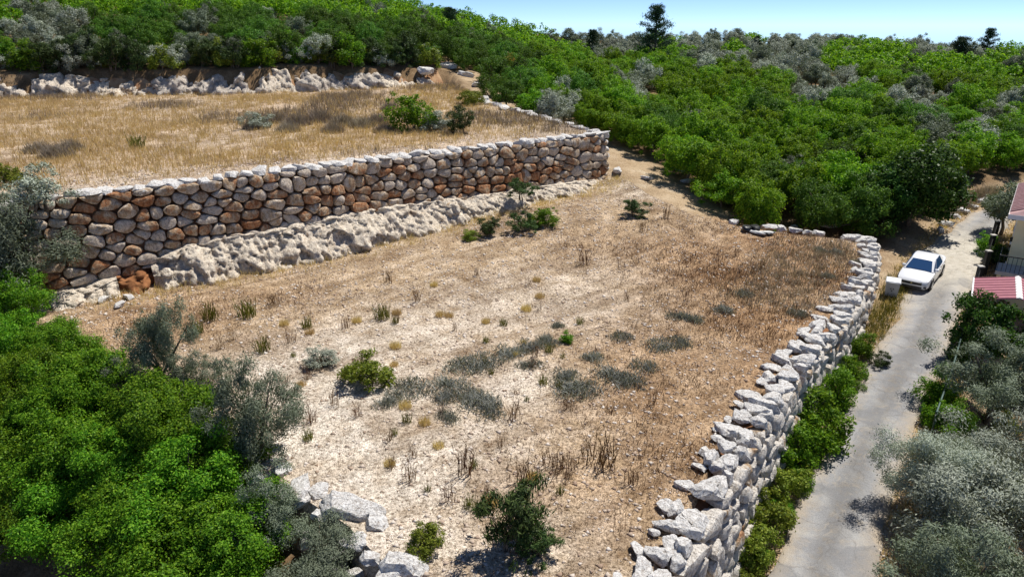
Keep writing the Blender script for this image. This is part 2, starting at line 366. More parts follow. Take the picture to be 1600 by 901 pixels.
GP = [(9.7, 17.4, -3.5), (13, 22.1, -2.9), (17.2, 27.4, -2.3), (22, 33.7, -1.6), (26.7, 40, -1.1), (29.9, 43.6, -.6), (34, 48.2, 0), (39, 52, .5), (46, 56, 1), (5, 10.5, -4.3), (0, 3, -5),
      (6.8, 17.4, -3.4), (10, 22.1, -2.8), (15, 28.2, -2.1), (19.5, 33.5, -1.6), (23.4, 39.5, -1.0), (24.7, 42, -.7),
      (14, 17.4, -4.1), (18, 22, -3.7), (23, 28, -3.1), (27, 33, -2.6), (31, 38, -2.2), (36, 43, -1.5), (40, 36, -2.8), (30, 25, -4.2), (25, 15, -5), (50, 45, -1.5),
      (16, 45.8, -.3), (20, 44.8, -.8), (23.5, 44.8, -.8), (12.6, 48, .8), (10.6, 51, 1.35), (9.4, 55, 1.9), (9.5, 59, 2.3), (5.4, 66, 3.6), (.5, 75, 5), (-5, 90, 7),
      (15, 52, .8), (20, 55, .6), (30, 55, .7), (25, 65, 1.6), (40, 70, 2.2), (60, 70, 2.2), (15, 75, 3), (30, 90, 4.5), (60, 95, 4.8), (90, 90, 4.5), (10, 100, 6), (6, 130, 6.6), (48, 130, 8.0), (96, 130, 7.6), (130, 120, 7), (30, 110, 6.3),
      (-54, 79, 8.4), (-44, 81, 8.5), (-27, 82, 8.7), (-14, 88, 8.5), (-9, 91.5, 8.1), (-25, 100, 11.2), (-50, 100, 13), (-80, 90, 12), (-31, 130, 15), (-70, 130, 20), (-10, 112, 10.2), (-100, 120, 20), (-8, 130, 11),
      (-12.8, 20.6, -1.3), (-8.4, 16.6, -1.6), (-5.6, 14.6, -1.8), (-4, 12.6, -2), (-1.5, 8.5, -2.5), (-15, 19, -2.5), (-11, 15, -3.1), (-7, 12, -3.5), (-20, 20, -2.8), (-25, 24, -2), (-31, 28, -1),
      (-10, 5, -4.5), (-25, 10, -4.5), (-40, 22, -1.5), (-22, 28.6, -.7), (-18.5, 25.6, -.8), (-25, 31, -.2), (-27, 32, .2)]
ground_rbf = RBF(GP, 2.0)
def ground_z(x, y):
    x = np.asarray(x, float); y = np.asarray(y, float)
    z = ground_rbf(x, y)+(vnoise(x, y, .35, 7)-.5)*.25
    rd = np.hypot(x, y-30); far = smooth((rd-108)/100); z = z*(1-far)+(-6-np.maximum(rd-200, 0)*.045)*far
    d, s = seg_dist(x, y, ROAD); w = smooth((4.2-d)/2.2); z = z*(1-w)+(road_z(s)-.07)*w
    for poly, f, k in ((FIELD, field_z, .6), (TERR, terr_z, 2.0)):
        i = inside(x, y, poly); dd, _ = seg_dist(x, y, poly, True)
        z = np.where(i, np.minimum(z, f(x, y)-.04-k*smooth(dd/2.0)), z)
    return z
def any_z(x, y):
    x = np.asarray(x, float); y = np.asarray(y, float)
    return np.where(inside(x, y, FIELD), field_z(x, y), np.where(inside(x, y, TERR), terr_z(x, y), ground_z(x, y)))

def set_zone(me, cols):
    a = me.color_attributes.new('zone', 'FLOAT_COLOR', 'POINT'); c = np.ones((len(me.vertices), 4), np.float32); c[:, :3] = cols
    a.data.foreach_set('color', c.ravel())
# ground
xs = np.r_[-3000, -1200, -500, -260, -160, np.arange(-110, -40, 2.5), np.arange(-40, 50, .8), np.arange(50, 135, 2.5), 160, 260, 500, 1200, 3000]
ys = np.r_[-1000, -300, -100, -40, -15, np.arange(-5, 60, .8), np.arange(60, 165, 2.5), 200, 300, 600, 1500, 4000]
X, Y = np.meshgrid(xs, ys); Z = ground_z(X, Y); nx = len(xs); ny = len(ys)
idx = np.arange(nx*ny).reshape(ny, nx)
Fq = np.stack([idx[:-1, :-1], idx[:-1, 1:], idx[1:, 1:], idx[1:, :-1]], -1).reshape(-1, 4)
me = mesh_np('ground', np.stack([X, Y, Z], -1).reshape(-1, 3), Fq, True)
d, s = seg_dist(X, Y, ROAD); dp, _ = seg_dist(X, Y, [(12.6, 48), (10.2, 52), (9.3, 57), (5.5, 66), (1, 75), (-4, 90)])
dust = np.maximum(smooth((4.6-d)/2.2), smooth((4.5-dp)/2.5)); dl, _ = seg_dist(X, Y, [(-24, 29), (-17, 24.5)]); dust = np.maximum(dust, smooth((4-dl)/3)*.8)
dr_, _ = seg_dist(X, Y, [(15, 45.2), (22, 44)]); red = smooth((2.6-dr_)/1.5)
set_zone(me, np.stack([dust.ravel()*(.65+.7*vnoise(X, Y, .5, 2).ravel()), red.ravel(), 0*dust.ravel()], 1))
tag(obj('ground', me, M['ground']), kind='structure')

def sheet(name, poly, f, step, mat, zonef, drop, out):
    P_, _ = resample(list(poly)+[poly[0]], step); P_ = P_[:-1]; n = len(P_)
    ax = np.arange(P_[:, 0].min(), P_[:, 0].max(), step); ay = np.arange(P_[:, 1].min(), P_[:, 1].max(), step)
    gx, gy = np.meshgrid(ax, ay); rng = np.random.default_rng(5)
    gx = gx+rng.uniform(-.2, .2, gx.shape)*step; gy = gy+rng.uniform(-.2, .2, gy.shape)*step
    dd, _ = seg_dist(gx, gy, poly, True); k = inside(gx, gy, poly) & (dd > step*.6)
    pts = np.concatenate([P_, np.stack([gx[k], gy[k]], 1)])
    r = geometry.delaunay_2d_cdt([Vector(p) for p in pts], [(i, (i+1) % n) for i in range(n)], [], 1, 1e-5)
    V = np.array([tuple(v) for v in r[0]]); F = np.array([t for t in r[2] if len(t) == 3])
    a, b, c = V[F[:, 0]], V[F[:, 1]], V[F[:, 2]]
    fl = (b[:, 0]-a[:, 0])*(c[:, 1]-a[:, 1])-(b[:, 1]-a[:, 1])*(c[:, 0]-a[:, 0]) < 0
    F[fl] = F[fl][:, ::-1]
    z = f(V[:, 0], V[:, 1]); V3 = np.c_[V, z]
    cx = P_.mean(0); area = sum(P_[i, 0]*P_[(i+1) % n, 1]-P_[(i+1) % n, 0]*P_[i, 1] for i in range(n)); sg = 1 if area > 0 else -1
    T = np.roll(P_, -1, 0)-np.roll(P_, 1, 0); N = np.stack([T[:, 1], -T[:, 0]], 1)*sg; N /= np.linalg.norm(N, axis=1)[:, None]
    S = np.c_[P_, f(P_[:, 0], P_[:, 1])]; S2 = np.c_[P_+N*out, S[:, 2]-drop]
    m = len(V3); i0 = np.arange(n); i1 = (i0+1) % n
    sk = np.concatenate([np.stack([m+i0, m+n+i0, m+n+i1], 1), np.stack([m+i0, m+n+i1, m+i1], 1)])
    if sg < 0: sk = sk[:, ::-1]
    VV = np.concatenate([V3, S, S2]); FF = np.concatenate([F, sk])
    me = mesh_np(name, VV, FF, True); set_zone(me, zonef(VV[:, 0], VV[:, 1]))
    return tag(obj(name, me, mat), kind='structure')
def blobs(x, y, lst, f):
    r = np.zeros(x.shape)
    for px, py, rad, a in lst:
        cx, cy = G(px, py, f); r = np.maximum(r, a*np.exp(-((x-cx)**2+(y-cy)**2)/rad**2))
    return r
WHITE = [(560, 620, 4, 1), (480, 670, 4, 1), (600, 740, 4, .9), (520, 560, 4, .9), (650, 520, 4, .7), (760, 490, 4, .6), (860, 470, 5, .5), (450, 590, 4, .9), (700, 700, 3.5, .7), (800, 600, 2.5, .8), (820, 860, 3, .5), (620, 840, 3, .8), (940, 440, 4, .35), (1010, 290, 4, .6)]
ORANGE = [(1250, 600, 4, .7), (1120, 690, 4, .5), (1210, 500, 5, .8), (1150, 430, 5, .8), (1290, 430, 4, .9), (1230, 385, 5, .8), (1060, 560, 4, .5), (1100, 400, 5, .6), (950, 380, 4, .3), (1060, 640, 3.5, .5), (990, 760, 3, .35), (230, 500, 4, .6), (430, 460, 3, .3)]
def zone_field(x, y):
    w = blobs(x, y, WHITE, field_z); o = blobs(x, y, ORANGE, field_z)
    return np.stack([w, o, 0*w], 1)
sheet('field', FIELD, field_z, .55, M['soil'], zone_field, 2.2, .9)
def zone_terr(x, y):
    o = .35+.5*vnoise(x, y, .12, 8); d, _ = seg_dist(x, y, WTOP)
    return np.stack([.35+.25*smooth((6-d)/4), o*.35, 0*o], 1)
sheet('upper_terrace', TERR, terr_z, 1.2, M['soil'], zone_terr, 2.5, .3)

# road: one strip with worn, ragged edges
rp, rs = resample(ROAD, .5); n = len(rp)
T = np.gradient(rp, axis=0); T /= np.linalg.norm(T, axis=1)[:, None]; N = np.stack([T[:, 1], -T[:, 0]], 1)
wl_ = 1.36+.22*(vnoise(rs, 0*rs, .7, 1)-.5)*2+.1*(vnoise(rs, 0*rs, 1.9, 5)-.5)*2; wr_ = 1.36+.22*(vnoise(rs, 0*rs, .7, 2)-.5)*2+.1*(vnoise(rs, 0*rs, 1.9, 6)-.5)*2
wl_ = wl_+.9*np.exp(-((rs-53)/4.5)**2)     # widened where the car is parked
prof = [(-1.06, -.14), (-1, 0), (-.8, .012), (-.45, .02), (-.12, .025), (.12, .025), (.45, .02), (.8, .012), (1, 0), (1.06, -.14)]
V = []; cols = []
for k, (u, dz) in enumerate(prof):
    w = np.where(u < 0, wl_, wr_); q = rp+N*(u*w)[:, None]
    V.append(np.c_[q, road_z(rs)+dz+.012]); e = max(0, (abs(u)-.55)/.45)
    conc = np.exp(-((rs-55.0)/5.5)**2)*1.1
    cols.append(np.stack([np.full(n, min(1, e)*.75), conc, np.full(n, 1.0 if abs(u) < .2 else .0)], 1))
V = np.stack(V, 1).reshape(-1, 3); cols = np.stack(cols, 1).reshape(-1, 3); K = len(prof)
idx = np.arange(n*K).reshape(n, K)
Fq = np.stack([idx[:-1, :-1], idx[:-1, 1:], idx[1:, 1:], idx[1:, :-1]], -1).reshape(-1, 4)
me = mesh_np('road', V, Fq, True); set_zone(me, cols); tag(obj('road', me, M['road']), kind='structure')

# ------------------------------------------------------------------ rocks and walls
def rock_mesh(seed, ang=28, sub=4, cuts=15):
    rng = random.Random(seed); bm = bmesh.new(); bmesh.ops.create_icosphere(bm, subdivisions=sub, radius=1)
    pl = [(Vector((rng.gauss(0, 1), rng.gauss(0, 1), rng.gauss(0, 1))).normalized(), rng.uniform(.5, .85)) for _ in range(cuts)]
    pl += [(Vector((rng.uniform(-.15, .15), rng.uniform(-.15, .15), s_)).normalized(), rng.uniform(.5, .62)) for s_ in (1, -1)]
    off = Vector((seed*3.1, seed*1.7, 0))
    for v in bm.verts:
        c = v.co*1.12
        for nrm, d in pl:
            t = c.dot(nrm)-d-.05*noise.noise(c*2.3+off)
            if t > 0: c -= nrm*t*.97
        c *= 1+.12*noise.noise(c*1.5+off)+.07*noise.noise(c*4+off)+.04*noise.noise(c*9+off)
        v.co = c
    me = bpy.data.meshes.new('rock'); bm.to_mesh(me); bm.free()
    me.polygons.foreach_set('use_smooth', np.ones(len(me.polygons), bool)); me.set_sharp_from_angle(angle=R(ang)); return me
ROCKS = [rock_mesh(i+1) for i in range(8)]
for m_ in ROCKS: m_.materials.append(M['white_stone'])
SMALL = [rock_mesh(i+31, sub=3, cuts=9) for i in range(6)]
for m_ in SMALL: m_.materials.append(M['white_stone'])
def rock(name, x, y, z, size, rz=None, parent=None, protos=ROCKS, rng=random):
    o = obj(name, rng.choice(protos), None, parent, (x, y, z)); o.scale = size
    o.rotation_euler = (rng.uniform(-.2, .2), rng.uniform(-.2, .2), rng.uniform(0, 6.28) if rz is None else rz); return o
def clip_poly(poly, nx_, ny_, c):               # keep n.p <= c
    out = []
    for i in range(len(poly)):
        a, b = poly[i], poly[(i+1) % len(poly)]; da = a[0]*nx_+a[1]*ny_-c; db = b[0]*nx_+b[1]*ny_-c
        if da <= 0: out.append(a)
        if (da < 0 < db) or (db < 0 < da):
            t = da/(da-db); out.append((a[0]+t*(b[0]-a[0]), a[1]+t*(b[1]-a[1])))
    return out
class Path:                                       # wall line with outward normal on the right-hand side
    def __init__(s, pts, side=1):
        s.p, s.s = resample(pts, .4); s.L = s.s[-1]; t = np.gradient(s.p[:, :2], axis=0); t /= np.linalg.norm(t, axis=1)[:, None]
        k = np.ones(9)/9; pad = np.pad(t, ((4, 4), (0, 0)), 'edge'); t = np.stack([np.convolve(pad[:, 0], k, 'valid'), np.convolve(pad[:, 1], k, 'valid')], 1)
        t /= np.linalg.norm(t, axis=1)[:, None]; s.t = t; s.n = np.stack([t[:, 1], -t[:, 0]], 1)*side
    def at(s, q): return np.array([np.interp(q, s.s, s.p[:, 0]), np.interp(q, s.s, s.p[:, 1])])
    def nrm(s, q): v = np.array([np.interp(q, s.s, s.n[:, 0]), np.interp(q, s.s, s.n[:, 1])]); return v/np.linalg.norm(v)
def face_stones(path, ztop, zbot, batter, ch, wmin, wmax, parent, mat, rng, bulge=.17, gap=.035, rounds=2, smin=0.0, skip=None):
    pts = []
    hmax = max(float(ztop(q)-zbot(q)) for q in np.linspace(0, path.L, 60))
    row = 0
    while row*ch < hmax+ch:                        # rows are counted down from the wall top
        q = smin+rng.uniform(0, wmax)
        while q < path.L:
            w = rng.uniform(wmin, wmax); h = row*ch+ch*.5+rng.uniform(-.26, .26)*ch+.12*math.sin(q*.7+row)
            if h < ztop(q)-zbot(q)+.15: pts.append((q+w/2, h))
            q += w
        row += 1
    made = []; AN = 1.4
    pts = [(a/AN, b) for a, b in pts if rng.random() > .10]
    for i, (s0, h0) in enumerate(pts):
        B = 1.6; poly = [(s0-B, h0-B), (s0+B, h0-B), (s0+B, h0+B), (s0-B, h0+B)]
        for j, (s1, h1) in enumerate(pts):
            if j == i or abs(s1-s0) > 2.6 or abs(h1-h0) > 2.4: continue
            nx_, ny_ = s1-s0, h1-h0; poly = clip_poly(poly, nx_, ny_, (s1*s1+h1*h1-s0*s0-h0*h0)/2)
            if len(poly) < 3: break
        poly = clip_poly(poly, 0, -1, -.02); poly = clip_poly(poly, 0, 1, float(ztop(s0*AN)-zbot(s0*AN))+.12); poly = [(a*AN, b) for a, b in poly]; s0 *= AN
        poly = clip_poly(poly, -1, 0, -smin) if len(poly) > 2 else poly; poly = clip_poly(poly, 1, 0, path.L) if len(poly) > 2 else poly
        if len(poly) < 3: continue
        A = sum(poly[k][0]*poly[(k+1) % len(poly)][1]-poly[(k+1) % len(poly)][0]*poly[k][1] for k in range(len(poly)))/2
        if abs(A) < .05: continue
        if A < 0: poly = poly[::-1]
        poly = np.array(poly); cen = poly.mean(0); r = np.sqrt(abs(A)/math.pi)
        poly = cen+(poly-cen)*(1-gap/r)*np.array([rng.uniform(.97, 1.02), rng.uniform(.95, 1.02)])
        q = np.array(chaikin(poly, rounds, True)); q, _ = resample(list(q)+[q[0]], 1e9) if len(q) < 3 else resample(list(map(tuple, q))+[tuple(q[0])], max(.01, np.linalg.norm(np.diff(np.r_[q, q[:1]], axis=0), axis=1).sum()/12))
        q = q[:-1]; m = len(q)
        bl = bulge*(.6+.7*r/.4)*rng.uniform(.75, 1.25); d0 = rng.uniform(-.07, .09); tx, ty = rng.uniform(-.25, .25), rng.uniform(-.25, .10)
        rings = [(.75, -.42), (1.0, -.10), (1.0, .03), (.93, bl*.72), (.64, bl*.97)]
        V = []
        def put(s_, h_, d_):
            a = path.at(s_); nn = path.nrm(s_); zt = float(ztop(s_)); w_ = a+nn*(h_*batter+d_); V.append((w_[0], w_[1], zt-h_))
        seed = Vector((i*1.37, row*2.1, s0))
        for sc, d_ in rings:
            for k, e in enumerate(q):
                p2 = cen+(e-cen)*sc*(1+.10*noise.noise(Vector((e[0]*3, e[1]*3, sc*2))+seed))
                put(p2[0], p2[1], d_+d0+tx*(p2[0]-cen[0])+ty*(p2[1]-cen[1])+.11*noise.noise(Vector((p2[0]*2.5, p2[1]*2.5, 3))+seed)*(d_ > -.2))
        put(cen[0], cen[1], bl+d0)
        F = [tuple(range(m-1, -1, -1))]
        for a in range(len(rings)-1):
            for k in range(m): F.append((a*m+k, a*m+(k+1) % m, (a+1)*m+(k+1) % m, (a+1)*m+k))
        top = len(V)-1; a = (len(rings)-1)*m
        for k in range(m): F.append((a+k, a+(k+1) % m, top))
        made.append((abs(A), V, F))
    made.sort(key=lambda e: -e[0]); rest = MB()
    for k, (A, V, F) in enumerate(made):
        if k < 296:
            c = np.mean(np.array(V), axis=0); mb = MB().add(np.array(V)-c, F); mb.build('stone', mat, parent, tuple(c), sm=True, sharp=38)
        else: rest.add(V, F)
    if rest.v: tag(rest.build('small_stones', mat, parent, sm=True, sharp=60), kind='stuff')
    return len(made)
def strip(name, path, q0, q1, dq, prof, mat, parent=None, sm=True):   # prof(q) -> list of (d, z)
    qs = np.arange(q0, q1+dq*.5, dq); V = []
    for q in qs:
        a = path.at(q); nn = path.nrm(q)
        for d_, z_ in prof(q): V.append((a[0]+nn[0]*d_, a[1]+nn[1]*d_, z_))
    k = len(V)//len(qs); idx = np.arange(len(V)).reshape(len(qs), k)
    F = np.stack([idx[:-1, :-1], idx[1:, :-1], idx[1:, 1:], idx[:-1, 1:]], -1).reshape(-1, 4)
    return obj(name, mesh_np(name, V, F, sm), mat, parent)

rng = random.Random(11)
# the tall rubble wall between field and upper terrace
up = Path(WTOP)
uq = [float(seg_dist(np.array([a]), np.array([b]), WTOP)[1][0]) for a, b in [(-24.5, 32.3), (-13, 39.9), (-2.2, 48.5), (7.4, 55.8)]]
def up_top(q): return np.interp(q, [0]+uq, [4.9, 5.0, 5.15, 5.0, 4.95])
uql = [float(seg_dist(np.array([a]), np.array([b]), WTOP)[1][0]) for a, b in [(-23.5, 33), (-20.5, 34.8), (-18, 36.5), (-14, 39.2), (-9.6, 42.8), (-6, 45.6), (-3, 47.9), (0, 50.1), (4, 53.1), (7.4, 55.8)]]
LEDGE_Z = [.5, .9, 1.9, 2.05, 2.25, 2.1, 1.95, 1.9, 1.8, 1.6]
def ledge_z(q): return np.interp(q, [0]+uql, [.4]+LEDGE_Z)
uw = tag(empty('retaining_wall', (-8, 43, 1.5)), 'tall dry-stone wall of rounded boulders holding up the golden grass terrace', 'wall')
UW_INV = Vector(uw.location)
def under(o, root):                                # parent while keeping world place
    o.parent = root; o.location = Vector(o.location)-Vector(root.location)
    return o
k0 = len(C.objects)
nst = face_stones(up, up_top, lambda q: ledge_z(q)-.15, .16, .49, .45, 1.5, None, M['stone'], rng, .17, .012, 1)
for q in np.arange(.3, up.L, .78):                  # bleached coping stones, with sunlit whiteness also in their colour
    a = up.at(q); nn = up.nrm(q); w = rng.uniform(.42, .62)
    rock('coping_stone', a[0]-nn[0]*.25, a[1]-nn[1]*.25, float(up_top(q))+.02+rng.uniform(-.06, .08), (w, rng.uniform(.42, .6), rng.uniform(.2, .3)), math.atan2(up.t[0][1], up.t[0][0])+rng.uniform(-.3, .3), None, SMALL, rng)
for q in np.arange(.2, 4.6, .75):                   # short return at the far end
    for j in range(7):
        z = 4.75-j*.52
        rock('end_stone', 7.5-q*.62+rng.uniform(-.1, .15), 56.1+q*.78, z, (.42, rng.uniform(.4, .55), .34), 2.2, None, SMALL, rng)
strip('earth_core', up, 0, up.L, .5, lambda q: [(-.6, float(up_top(q))-.15), (-.13, float(up_top(q))-.2), (-.13+.16*4.5, float(up_top(q))-4.7)], M['core'])
for o in list(C.objects)[k0:]: under(o, uw)
# chalk ledge below it
def frac(q, z, k):                                # broken blocks with cracks between them
    out = 0
    for f1, f2, a in ((1.0, 1.5, .42), (2.6, 3.4, .20), (5.5, 3.5, .10)):
        p = Vector((q*f1*k+.35*noise.noise(Vector((q*1.3, z*1.7, f1))), z*f2*k, f1*3)); d, pt = noise.voronoi(p)
        out += a*(noise.cell(pt[0]*5.7+Vector((.5, .5, .5)))-.5)-a*.7*max(0, 1-(d[1]-d[0])/.12)*.6
    return out
LEDGE_A = float(np.interp(-19.6, [-20.5, -18], [uql[1], uql[2]])); LEDGE_B = uql[1]-.55
def ledge_prof(q):
    zt = float(ledge_z(q)); zt0 = float(up_top(q)); d0 = .16*(zt0-zt)-.5
    a = up.at(q); pr = []
    base = up.at(q)+up.nrm(q)*(d0+2.4); zf = float(field_z(np.array([base[0]]), np.array([base[1]]))[0])-.35
    run = (1.55+.95*vnoise(np.array([q]), np.array([0.]), .22, 6)[0])
    end_ = float(smooth(np.array((min(abs(q-LEDGE_A), abs(q-LEDGE_B), abs(q-up.L+1))+.25)/.9))); run *= .35+.65*end_
    for k in range(31):
        t = k/30.0
        d_ = d0+.55+run*(t**1.3)+.55*smooth(np.array([t*7]))[0]-.55; z_ = zt+.05-(zt-zf)*(t**1.7)
        g = .26*noise.noise(Vector((q*2.0, z_*.4, 1)))+.22*noise.noise(Vector((q*4.6, z_*.5, 4)))+.5*noise.noise(Vector((q*.5, z_*.5, 9)))+.16*noise.noise(Vector((q*2, z_*3.2, 2)))-.5*max(0, noise.noise(Vector((q*.8, z_*.9, 31)))-.15)
        c_ = .6*frac(q, z_, 1.0)
        pr.append((d_+(g*.9+c_)*min(1, t*4)+.42, z_+.12*noise.noise(Vector((q*1.5, t*3, 7)))+.15*c_))
    return pr
r1 = strip('rock_ledge', up, float(np.interp(-19.6, [-20.5, -18], [uql[1], uql[2]])), up.L-1.0, .09, ledge_prof, M['chalk'], None, False)
tag(r1, 'long chalky white rock ledge grooved by digging, under the tall boulder wall', 'rock')
r2 = strip('rock_ledge', up, uql[0]-2.0, uql[1]-.55, .1, ledge_prof, M['chalk'], None, False)
tag(r2, 'short broken chunk of white rock under the left end of the tall wall', 'rock')
r3 = strip('earth_bank', up, uql[1]-.9, uql[2]-.5, .12, lambda q: [(a-.45+.5*noise.noise(Vector((q*1.7, b*1.7, 40)))+.25*noise.noise(Vector((q*5, b*5, 40))), b) for a, b in ledge_prof(q)], M['redearth'])
tag(r3, 'raw orange-red earth pocket between two rock ledges below the tall wall', 'earth bank')
for i, (px, py, s_) in enumerate([(178, 448, .45), (200, 458, .35), (160, 462, .4), (185, 470, .3), (150, 445, .5)]):
    x, y = P(px, py, .35); o = rock('fallen_stone', x, y, .15, (s_, s_*.8, s_*.6), None, None, SMALL, rng)
    tag(o, 'fallen stone in the raw red earth pocket, %s from the left' % {0: 'third', 1: 'last', 2: 'second', 3: 'fourth', 4: 'first'}[i], 'stone')
# road-side wall
RW = chaikin([(-.5, 6.1), (1.1, 8.6), (2.6, 11.05), (4.25, 13.9), (5.95, 16.5), (8.2, 20.0), (10.5, 23.2), (13.9, 27.6), (16.5, 30.8), (19.7, 35.6), (22.9, 41.4), (23.0, 42.2)], 1)
rw = Path(RW)
def rw_top(q):
    a = rw.at(q); return float(field_rbf(np.array([a[0]]), np.array([a[1]]))[0])+.05
_q = np.linspace(0, rw.L, 120); _zt = [rw_top(q) for q in _q]
def rwt(q): return np.interp(q, _q, _zt)
_zb = []
for q in _q:
    b = rw.at(q)+rw.nrm(q)*.6; _zb.append(float(ground_z(np.array([b[0]]), np.array([b[1]]))[0])-.15)
_zb = np.minimum(np.array(_zb), np.array(_zt)-.6)
def rwb(q): return np.interp(q, _q, _zb)
rwo = tag(empty('retaining_wall', (12, 25.5, -2.4)), 'white limestone retaining wall along the lane, higher towards the camera', 'wall')
k0 = len(C.objects)
face_stones(rw, rwt, rwb, .08, .52, .4, 1.05, None, M['wall_stone'], rng, .15, .02, 1, 0.0)
q = .2
while q < rw.L:
    nn = rw.nrm(q); az = math.atan2(nn[1], nn[0]); L = rng.choice([.3, .4, .45, .55, .7, .85])*rng.uniform(.85, 1.15); u = -.05+rng.uniform(-.1, .12)
    while u < .66:
        a = rw.at(q+rng.uniform(-.15, .15)); W = rng.choice([.3, .42, .5, .66])*rng.uniform(.85, 1.2); u += W*.5; T = rng.uniform(.2, .38)
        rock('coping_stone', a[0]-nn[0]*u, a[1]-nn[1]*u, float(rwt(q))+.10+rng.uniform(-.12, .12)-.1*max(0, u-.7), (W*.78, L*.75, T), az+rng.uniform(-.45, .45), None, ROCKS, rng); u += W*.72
    q += L*1.12
q = .4
while q < rw.L*.8:                                   # stray slabs on the inner side
    a = rw.at(q); nn = rw.nrm(q); s_ = rng.uniform(.14, .32)
    rock('slab', a[0]-nn[0]*rng.uniform(.95, 1.25), a[1]-nn[1]*rng.uniform(.95, 1.25), float(rwt(q))+.05, (s_*1.3, s_, s_*.5), None, None, SMALL, rng); q += rng.uniform(.5, 1.8)
strip('earth_core', rw, 0, rw.L, .5, lambda q: [(-.9, float(rwt(q))-.22), (-.3, float(rwt(q))-.22), (-.3+.08*3.6, float(rwt(q))-3.9)], M['core'])
for o in list(C.objects)[k0:]: under(o, rwo)
# low row of stones along the far field edge
fe = Path([(22.6, 42.6), (19.5, 43.2), (16.8, 43.8), (14.6, 44.4)])
feo = tag(empty('stone_edging', (19, 43.3, 0)), 'low broken row of white stones on the far edge of the field', 'stone edging'); k0 = len(C.objects); q = 0
while q < fe.L:
    a = fe.at(q); s_ = rng.uniform(.3, .55)
    if rng.random() < .8: rock('stone', a[0], a[1]+rng.uniform(-.15, .15), float(field_rbf(a[:1], a[1:])[0])+.02, (s_*1.3, .45, rng.uniform(.2, .34)), 2.9+rng.uniform(-.3, .3), None, ROCKS, rng)
    q += s_*2.2
for o in list(C.objects)[k0:]: under(o, feo)
# stones on the terrace's right-hand edge
te = Path([(6.9, 56.4), (3.6, 60.9), (-1.6, 68.8), (-3.2, 73)])
teo = tag(empty('stone_edging', (2, 63, 5)), 'row of flat white stones along the right-hand rim of the grassy terrace', 'stone edging'); k0 = len(C.objects); q = 0
while q < te.L:
    a = te.at(q); s_ = rng.uniform(.35, .7)
    rock('stone', a[0]+rng.uniform(-.3, .3), a[1], float(terr_rbf(a[:1], a[1:])[0])+.08, (s_, .5, rng.uniform(.2, .34)), rng.uniform(1.8, 2.6), None, SMALL, rng); q += s_*1.7
for o in list(C.objects)[k0:]: under(o, teo)
# scarp behind the terrace
sc_pts = [(-85, 74), (-54, 76.3), (-44, 77.6), (-27.7, 78.6), (-14.8, 84.2), (-8.2, 88.2)]
scp = Path(sc_pts)
def sq(px, py=150):
    x, y = G(px, py, terr_rbf); return float(seg_dist(np.array([x]), np.array([y]), sc_pts)[1][0])
def scarp_prof(hk, qa, qb):
    def f(q):
        win = float(smooth(np.array(min((q-qa)/1.3, (qb-q)/1.3)+.12)))
        a = scp.at(q); zb = float(terr_rbf(a[:1], a[1:])[0])-.3; bk = a-scp.nrm(q)*2.6
        h = 1.95*hk*(.75+.7*vnoise(np.array([q]), np.array([0.]), .35, 12)[0]+.35*vnoise(np.array([q]), np.array([0.]), 1.1, 13)[0])*win; pr = []
        for k in range(19):
            t = k/18.0; d_ = -2.6+3.3*t**.9; z_ = zb+h*(1-t**1.7)+.05
            g = .7*noise.noise(Vector((q*.5, z_*.7, 3)))+.4*noise.noise(Vector((q*1.6, z_*.8, 5)))+.2*noise.noise(Vector((q*4, z_*2, 5)))
            c_ = frac(q, z_, .7); pr.append((d_+.55+(g*.8+c_*1.0)*min(1, t*3), z_+.15*noise.noise(Vector((q*1.2, t*2, 8)))+.3*c_))
        return pr
    return f
secs = [(-60, 85, 1.0, 'chalk', 'pale grey-white rock face at the far left behind the golden grass'), (92, 190, .95, 'chalk', 'second whitish rock face from the left behind the golden grass'),
        (196, 275, .9, 'scarp', 'low tan rock bank with red streaks, left of centre behind the grass'), (280, 390, .8, 'scarp', 'low reddish rock bank below the grey olive trees behind the grass'),
        (394, 450, 1.15, 'chalk', 'bright white hollowed rock knob behind the golden grass'), (456, 600, .85, 'scarp', 'red-earth and rock bank right of the white rock knob'), (606, 705, .7, 'chalk', 'rough low white rocks at the right end of the terrace back edge')]
for a, b, hk, mt, lab in secs:
    qa, qb = sq(a, 152 if a < 450 else 140)-.9, sq(b, 152 if b < 450 else 138)+.9
    tag(strip('rock_bank', scp, max(qa, 0), min(qb, scp.L), .18, scarp_prof(hk, qa, qb), M[mt], None, False), lab, 'rock', 'rock banks behind the terrace')
strip_b = strip('earth_bank', scp, 0, scp.L, .8, lambda q: [(-3.4, float(terr_rbf(scp.at(q)[:1], scp.at(q)[1:])[0])+2.3), (-1.7, float(terr_rbf(scp.at(q)[:1], scp.at(q)[1:])[0])+1.5+.5*noise.noise(Vector((q*.8, 1, 1)))), (.1, float(terr_rbf(scp.at(q)[:1], scp.at(q)[1:])[0])-.3)], M['tanearth'])
tag(strip_b, 'red earth bank showing between the rock faces behind the golden grass', 'earth bank')
